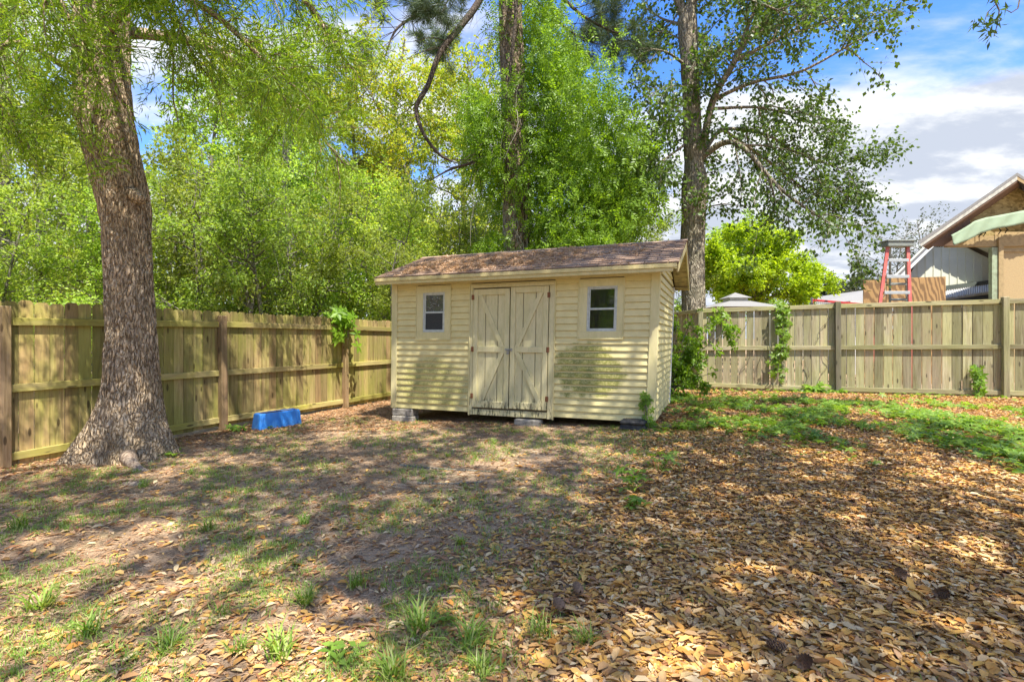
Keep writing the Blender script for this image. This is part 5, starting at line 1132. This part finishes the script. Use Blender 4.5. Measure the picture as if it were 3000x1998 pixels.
def wsmall(X, Y): return np.clip(.50 * region_dense(X, Y) + np.exp(-np.clip(fence_dist(X, Y), 0, 9) / .55) * 1.0 + .10 + .5 * (Y > 7.5), 0, 1)
scatter_leaves(90000, 202, wsmall, .062, .30, .02, L_LITB, 'small_leaf_litter', 1.0, False)
def wneed(X, Y): return np.clip(.42 + .5 * np.sin(X * 1.7 + Y) ** 2 - .3 * region_dense(X, Y) + (fence_dist(X, Y) < 1.8) * .4, 0, 1)
scatter_leaves(90000, 203, wneed, .052, .075, .012, M_STRAW, 'pine_straw_litter', 1.5, False, .15)
# the 300 leaves that lie largest in view, one by one
lm = []
for k in range(6):
    V_, F_ = leaf_arrays(np.array([[0, 0, 0.]]), np.array([[1, 0, .0]]), np.array([[0, .05 * (k - 2), 1.]]), .060 + .007 * k, .026 + .004 * (k % 3), .18 + .05 * (k % 3), True); lm.append(npmesh('leaf', V_, F_, None))
def leaf_obj_mat():
    m = L_LIT.copy(); m.name = 'large_fallen_leaf'; nt = m.node_tree; cr = [n for n in nt.nodes if n.type == 'VALTORGB'][0]; oi = [n for n in nt.nodes if n.type == 'OBJECT_INFO'][0]; nt.links.new(oi.outputs['Random'], cr.inputs[0]); return m
LOM = leaf_obj_mat()
for q in lm: q.materials.append(LOM)
X, Y, rg = sample(300, 204, lambda a, b_: wleaf(a, b_) * (b_ < 3.1), 1.0, 3.1); zf = fine(X, Y)
for i in range(300): link('leaf', lm[i % 6], ground, (X[i], Y[i], zf[i] + .012 + .028 * region_dense(X[i], Y[i])), (rg.normal(0, .18), rg.normal(0, .18), rg.uniform(0, 6.28)))
# green ground cover at the right
def wcov(X, Y): 
    pat = np.array([noise.noise(Vector((x * 1.1, y * 1.1, 7))) for x, y in zip(X, Y)])
    e = Y - (4.4 + (5 - X) * .85); far = np.clip((10.3 - .33 * (X - 4) * 1 - Y) / 1.2, .15, 1)
    return np.clip((1 / (1 + np.exp(-e * 3.5))) * far * np.clip(.45 + 1.9 * pat, 0, 1) * (X > 2.2), 0, 1)
X, Y, rg = sample(3600, 205, wcov, .9, 11.5); C = np.stack([X, Y, fine(X, Y) + rg.uniform(.02, .10, len(X))], 1)
Nn = rg.normal(0, .3, C.shape); Nn[:, 2] += 1; V_, F_ = palmate(rg, C, Nn, rg.uniform(.05, .10, len(X)))
L_COV = leafmat('creeper_leaf', [(.13, .24, .03), (.19, .33, .04), (.28, .42, .07), (.17, .25, .05)], .45, .45, 0)
tag(link('ground_cover', npmesh('ground_cover', V_, F_, L_COV)), 'bright green creeper seedlings covering the ground at the right before the fence', 'ground cover', kind='stuff')
# grass: thin turf as one object, and the larger tufts one by one
L_GRS = leafmat('grass_blade', [(.13, .23, .025), (.20, .33, .04), (.29, .41, .07), (.42, .42, .18)], .35, .5, .1)
def blades(rg, C, n, h, w, spread, lean_=.6):
    k = len(C); P = np.repeat(C, n, 0) + np.concatenate([rg.normal(0, spread, (k * n, 2)), np.zeros((k * n, 1))], 1); a = rg.uniform(0, 6.28, k * n); l = rg.uniform(.15, 1, k * n) * lean_; H = np.repeat(np.broadcast_to(h, (k,)), n) * rg.uniform(.6, 1.15, k * n)
    d0 = np.stack([np.cos(a) * l, np.sin(a) * l, np.ones(k * n)], 1); d0 = unit(d0); d1 = unit(np.stack([np.cos(a) * l * 2.6, np.sin(a) * l * 2.6, np.ones(k * n) * .55], 1)); S = np.stack([-np.sin(a), np.cos(a), 0 * a], 1) * w
    m = P + d0 * H[:, None] * .55; t = m + d1 * H[:, None] * .5; V_ = np.stack([P - S * .5, P + S * .5, m + S * .45, m - S * .45, t], 1); T = np.array([[0, 1, 2], [0, 2, 3], [3, 2, 4]]); F_ = (np.arange(k * n) * 5)[:, None, None] + T[None]
    return V_.reshape(-1, 3), F_.reshape(-1, 3)
def wgrass(X, Y):
    pat = np.array([noise.noise(Vector((x * 1.6, y * 1.6, 2))) for x, y in zip(X, Y)]); tf = np.exp(-((X - 1.6) / 1.3) ** 2 - ((Y - 6.3) / .8) ** 2)
    return np.clip((.30 + 1.1 * pat) * (1 - .93 * region_dense(X, Y)) + tf * .9, 0, 1) * (1 - .8 * (fence_dist(X, Y) < .8))
X, Y, rg = sample(5200, 206, wgrass, 1.25, 9); C = np.stack([X, Y, fine(X, Y)], 1); p1 = blades(rg, C, 8, .035 * (1 + rg.random(len(X)) * .9), .0035, .02, 1.)
# little round clover leaves between
X, Y, rg = sample(4200, 207, wgrass, 1.35, 9); C = np.stack([X, Y, fine(X, Y) + .012 + rg.random(len(X)) * .015], 1); Nn = rg.normal(0, .3, C.shape); Nn[:, 2] += 1; p2 = palmate(rg, C, Nn, rg.uniform(.012, .024, len(X)), 3)
tag(link('grass', npmesh('grass', *join([p1, p2]), L_GRS)), 'thin patchy grass and clover between the fallen leaves', 'grass', kind='stuff')
def gpt(x, y):
    "where the sight line through this point of the photograph meets the ground"
    lo, hi = 1.0, 12.0
    for _ in range(40):
        m = (lo + hi) / 2; p = at(x, y, m)
        if p.z > gz(p.x, p.y): lo = m
        else: hi = m
    return at(x, y, lo)
tufts = [(95, 1400, .16, 'broad grass tuft at the left edge, two thirds down the photo'), (200, 1460, .15, 'grass tuft near the lower left corner, largest there'), (40, 1215, .14, 'sunlit grass tuft at the left edge below the fence'), (330, 1120, .12, 'grass tuft in the sun just below the oak roots'),
    (440, 1090, .09, 'small tuft beside the surface root of the oak'), (640, 1060, .08, 'little tuft on bare soil in front of the blue tub'), (475, 1220, .12, 'tuft on the bare soil left of centre, one of the tallest there'), (700, 1205, .11, 'tuft in the middle of the yard below the left fence corner'),
    (390, 1490, .13, 'tuft low in the left part among orange leaves'), (545, 1500, .10, 'small tuft at the bottom left, right of the orange leaves'), (700, 1390, .13, 'bright tuft left of the bottom centre'), (650, 1510, .16, 'tall spiky tuft at the bottom edge, left of centre'),
    (960, 1450, .17, 'largest bright grass tuft at the bottom centre'), (1080, 1490, .16, 'wide-bladed tuft right of the largest one at the bottom centre'), (1240, 1465, .13, 'tuft at the edge of the dense yellow leaves, bottom'), (1350, 1480, .12, 'lone tuft inside the dense yellow leaves near the bottom'),
    (900, 1560, .14, 'tuft cut by the bottom edge left of the largest tuft'), (1110, 1560, .13, 'tuft cut by the bottom edge below the wide-bladed one'), (820, 1350, .12, 'tuft on dark bare soil in the lower middle'), (1060, 1250, .09, 'small tuft in the middle of the yard, right of the bare soil'), (1030, 1050, .08, 'small tuft on the sunlit bare patch before the doors'), (1135, 1020, .10, 'tuft nearest the shed doors')]
base_t = []
for k in range(4):
    rg = np.random.default_rng(300 + k); V_, F_ = blades(rg, np.zeros((1, 3)), 44, 1.1, .050, .16, 1.2); base_t.append(npmesh('grass_tuft', V_, F_, L_GRS))
for i, (x, y, h, lab) in enumerate(tufts):
    p = gpt(x, y); o = link('grass_tuft', base_t[i % 4], None, (p.x, p.y, gz(p.x, p.y)), (0, 0, i * 1.7)); o.scale = (h, h, h)
    tag(o, lab, 'grass tuft', 'grass tufts scattered over the yard')
def weed(x, y, n, size, label, seed, h=.05, spread=.05, mat=L_COV, five=5):
    p = gpt(x, y); rg = np.random.default_rng(seed); root = empty('weed', (p.x, p.y, gz(p.x, p.y))); tag(root, label, 'weed')
    C = np.stack([rg.normal(0, spread, n), rg.normal(0, spread, n), rg.uniform(.3, 1, n) * h], 1); Nn = rg.normal(0, .3, C.shape); Nn[:, 2] += 1; V_, F_ = palmate(rg, C, Nn, np.full(n, size), five); link('leaves', npmesh('leaves', V_, F_, mat), root)
    q = [(np.array([[c[0] * .1, c[1] * .1, -.01], [c[0] * .6, c[1] * .6, c[2] * .7], c]), np.full(3, .002)) for c in C]; V_, F_ = tubes(q, 4); link('stems', npmesh('stems', V_, F_, mat), root)
weed(545, 992, 7, .12, 'five-leaved seedling in the leaves left of the blue tub', 1, .10, .08); weed(620, 986, 4, .10, 'small seedling right at the front foot of the blue tub', 2, .07, .05)
weed(392, 1050, 5, .11, 'sunlit seedling on the root flare at the foot of the big oak', 3, .08, .05); weed(30, 1040, 12, .14, 'upright leafy seedling at the foot of the leftmost fence post', 4, .24, .07)
weed(1450, 1130, 14, .085, 'taller green seedling with oval leaves where leaf litter meets bare soil', 5, .22, .07); weed(1515, 1085, 16, .07, 'spreading seedling right of the taller one, nearer the shed', 6, .20, .10)
weed(1462, 1170, 8, .08, 'low seedling just in front of the taller one in the leaf litter', 7, .09, .06); weed(790, 1520, 9, .06, 'broad-leaved weed near the bottom edge of the yard', 8, .05, .04, five=3)
weed(1020, 1430, 5, .05, 'tiny weed at the centre front between yellow leaves', 9, .04, .03, five=3)
# twigs and pine cones
M_CONE = plain('pine_cone', (.26, .17, .11), .8, .2, 60, .6)
def cone_mesh():
    P = []; D = []; 
    for i in range(70):
        t = i / 70; a = i * 2.4; r = .028 * math.sin(.25 + 2.7 * t); P.append((r * .5 * math.cos(a), t * .085, .03 + r * .5 * math.sin(a))); D.append((math.cos(a), .5, math.sin(a)))
    V_, F_ = leaf_arrays(np.array(P), np.array(D), np.tile([0., 1, 0], (70, 1)), .024, .020, .2); return npmesh('pine_cone', V_, F_, M_CONE)
CM = cone_mesh()
for (x, y, a, lab) in ((1295, 1427, .4, 'pine cone farthest left among the dense yellow leaves'), (1810, 1520, 1.2, 'pine cone lying in the dense yellow leaves near the bottom edge, right of centre'), (1860, 1545, 2.2, 'pine cone nearest the bottom edge, close beside another cone'), (2060, 1335, 3, 'pine cone beside the brightest sun patch on the leaves'), (1215, 1388, .2, 'pine cone on the left border of the dense leaves'), (2185, 1390, 1.6, 'rightmost pine cone among the dense yellow leaves')):
    p = gpt(x + 120 * (x == 1215), y); tag(link('pine_cone', CM, None, (p.x, p.y, gz(p.x, p.y) + .035), (0, 0, a)), lab, 'pine cone')
CM.transform(Matrix.Scale(.85, 4))
for i, (q, lab) in enumerate((([(1785, 1290), (1800, 1320), (1812, 1350), (1822, 1372)], 'thin curved grey twig lying on the dense yellow leaves'), ([(1000, 1375), (1080, 1372), (1150, 1368)], 'straight thin twig on bare soil at the front centre'), ([(920, 1070), (1000, 1078), (1080, 1082), (1130, 1085)], 'long thin exposed root crossing bare soil before the shed doors'), ([(960, 1112), (1040, 1113), (1110, 1108)], 'second thin exposed root, nearer the camera, before the shed doors'), ([(1655, 920), (1690, 925)], 'short stick by the right fence'))):
    if i == 4: continue
    pts = [np.array(gpt(x, y)) + (0, 0, .012 if i < 2 else .004) for x, y in q]; p = spline(pts, 5); o = p[0].copy(); V_, F_ = tubes([(p - o, np.linspace(.006, .003, len(p)) * (1 if i < 2 else 2.2))], 6); tag(link('twig' if i < 2 else 'exposed_root', npmesh('twig', V_, F_, B_TW if i < 2 else B_DIM, True), None, tuple(o)), lab, 'twig' if i < 2 else 'root')
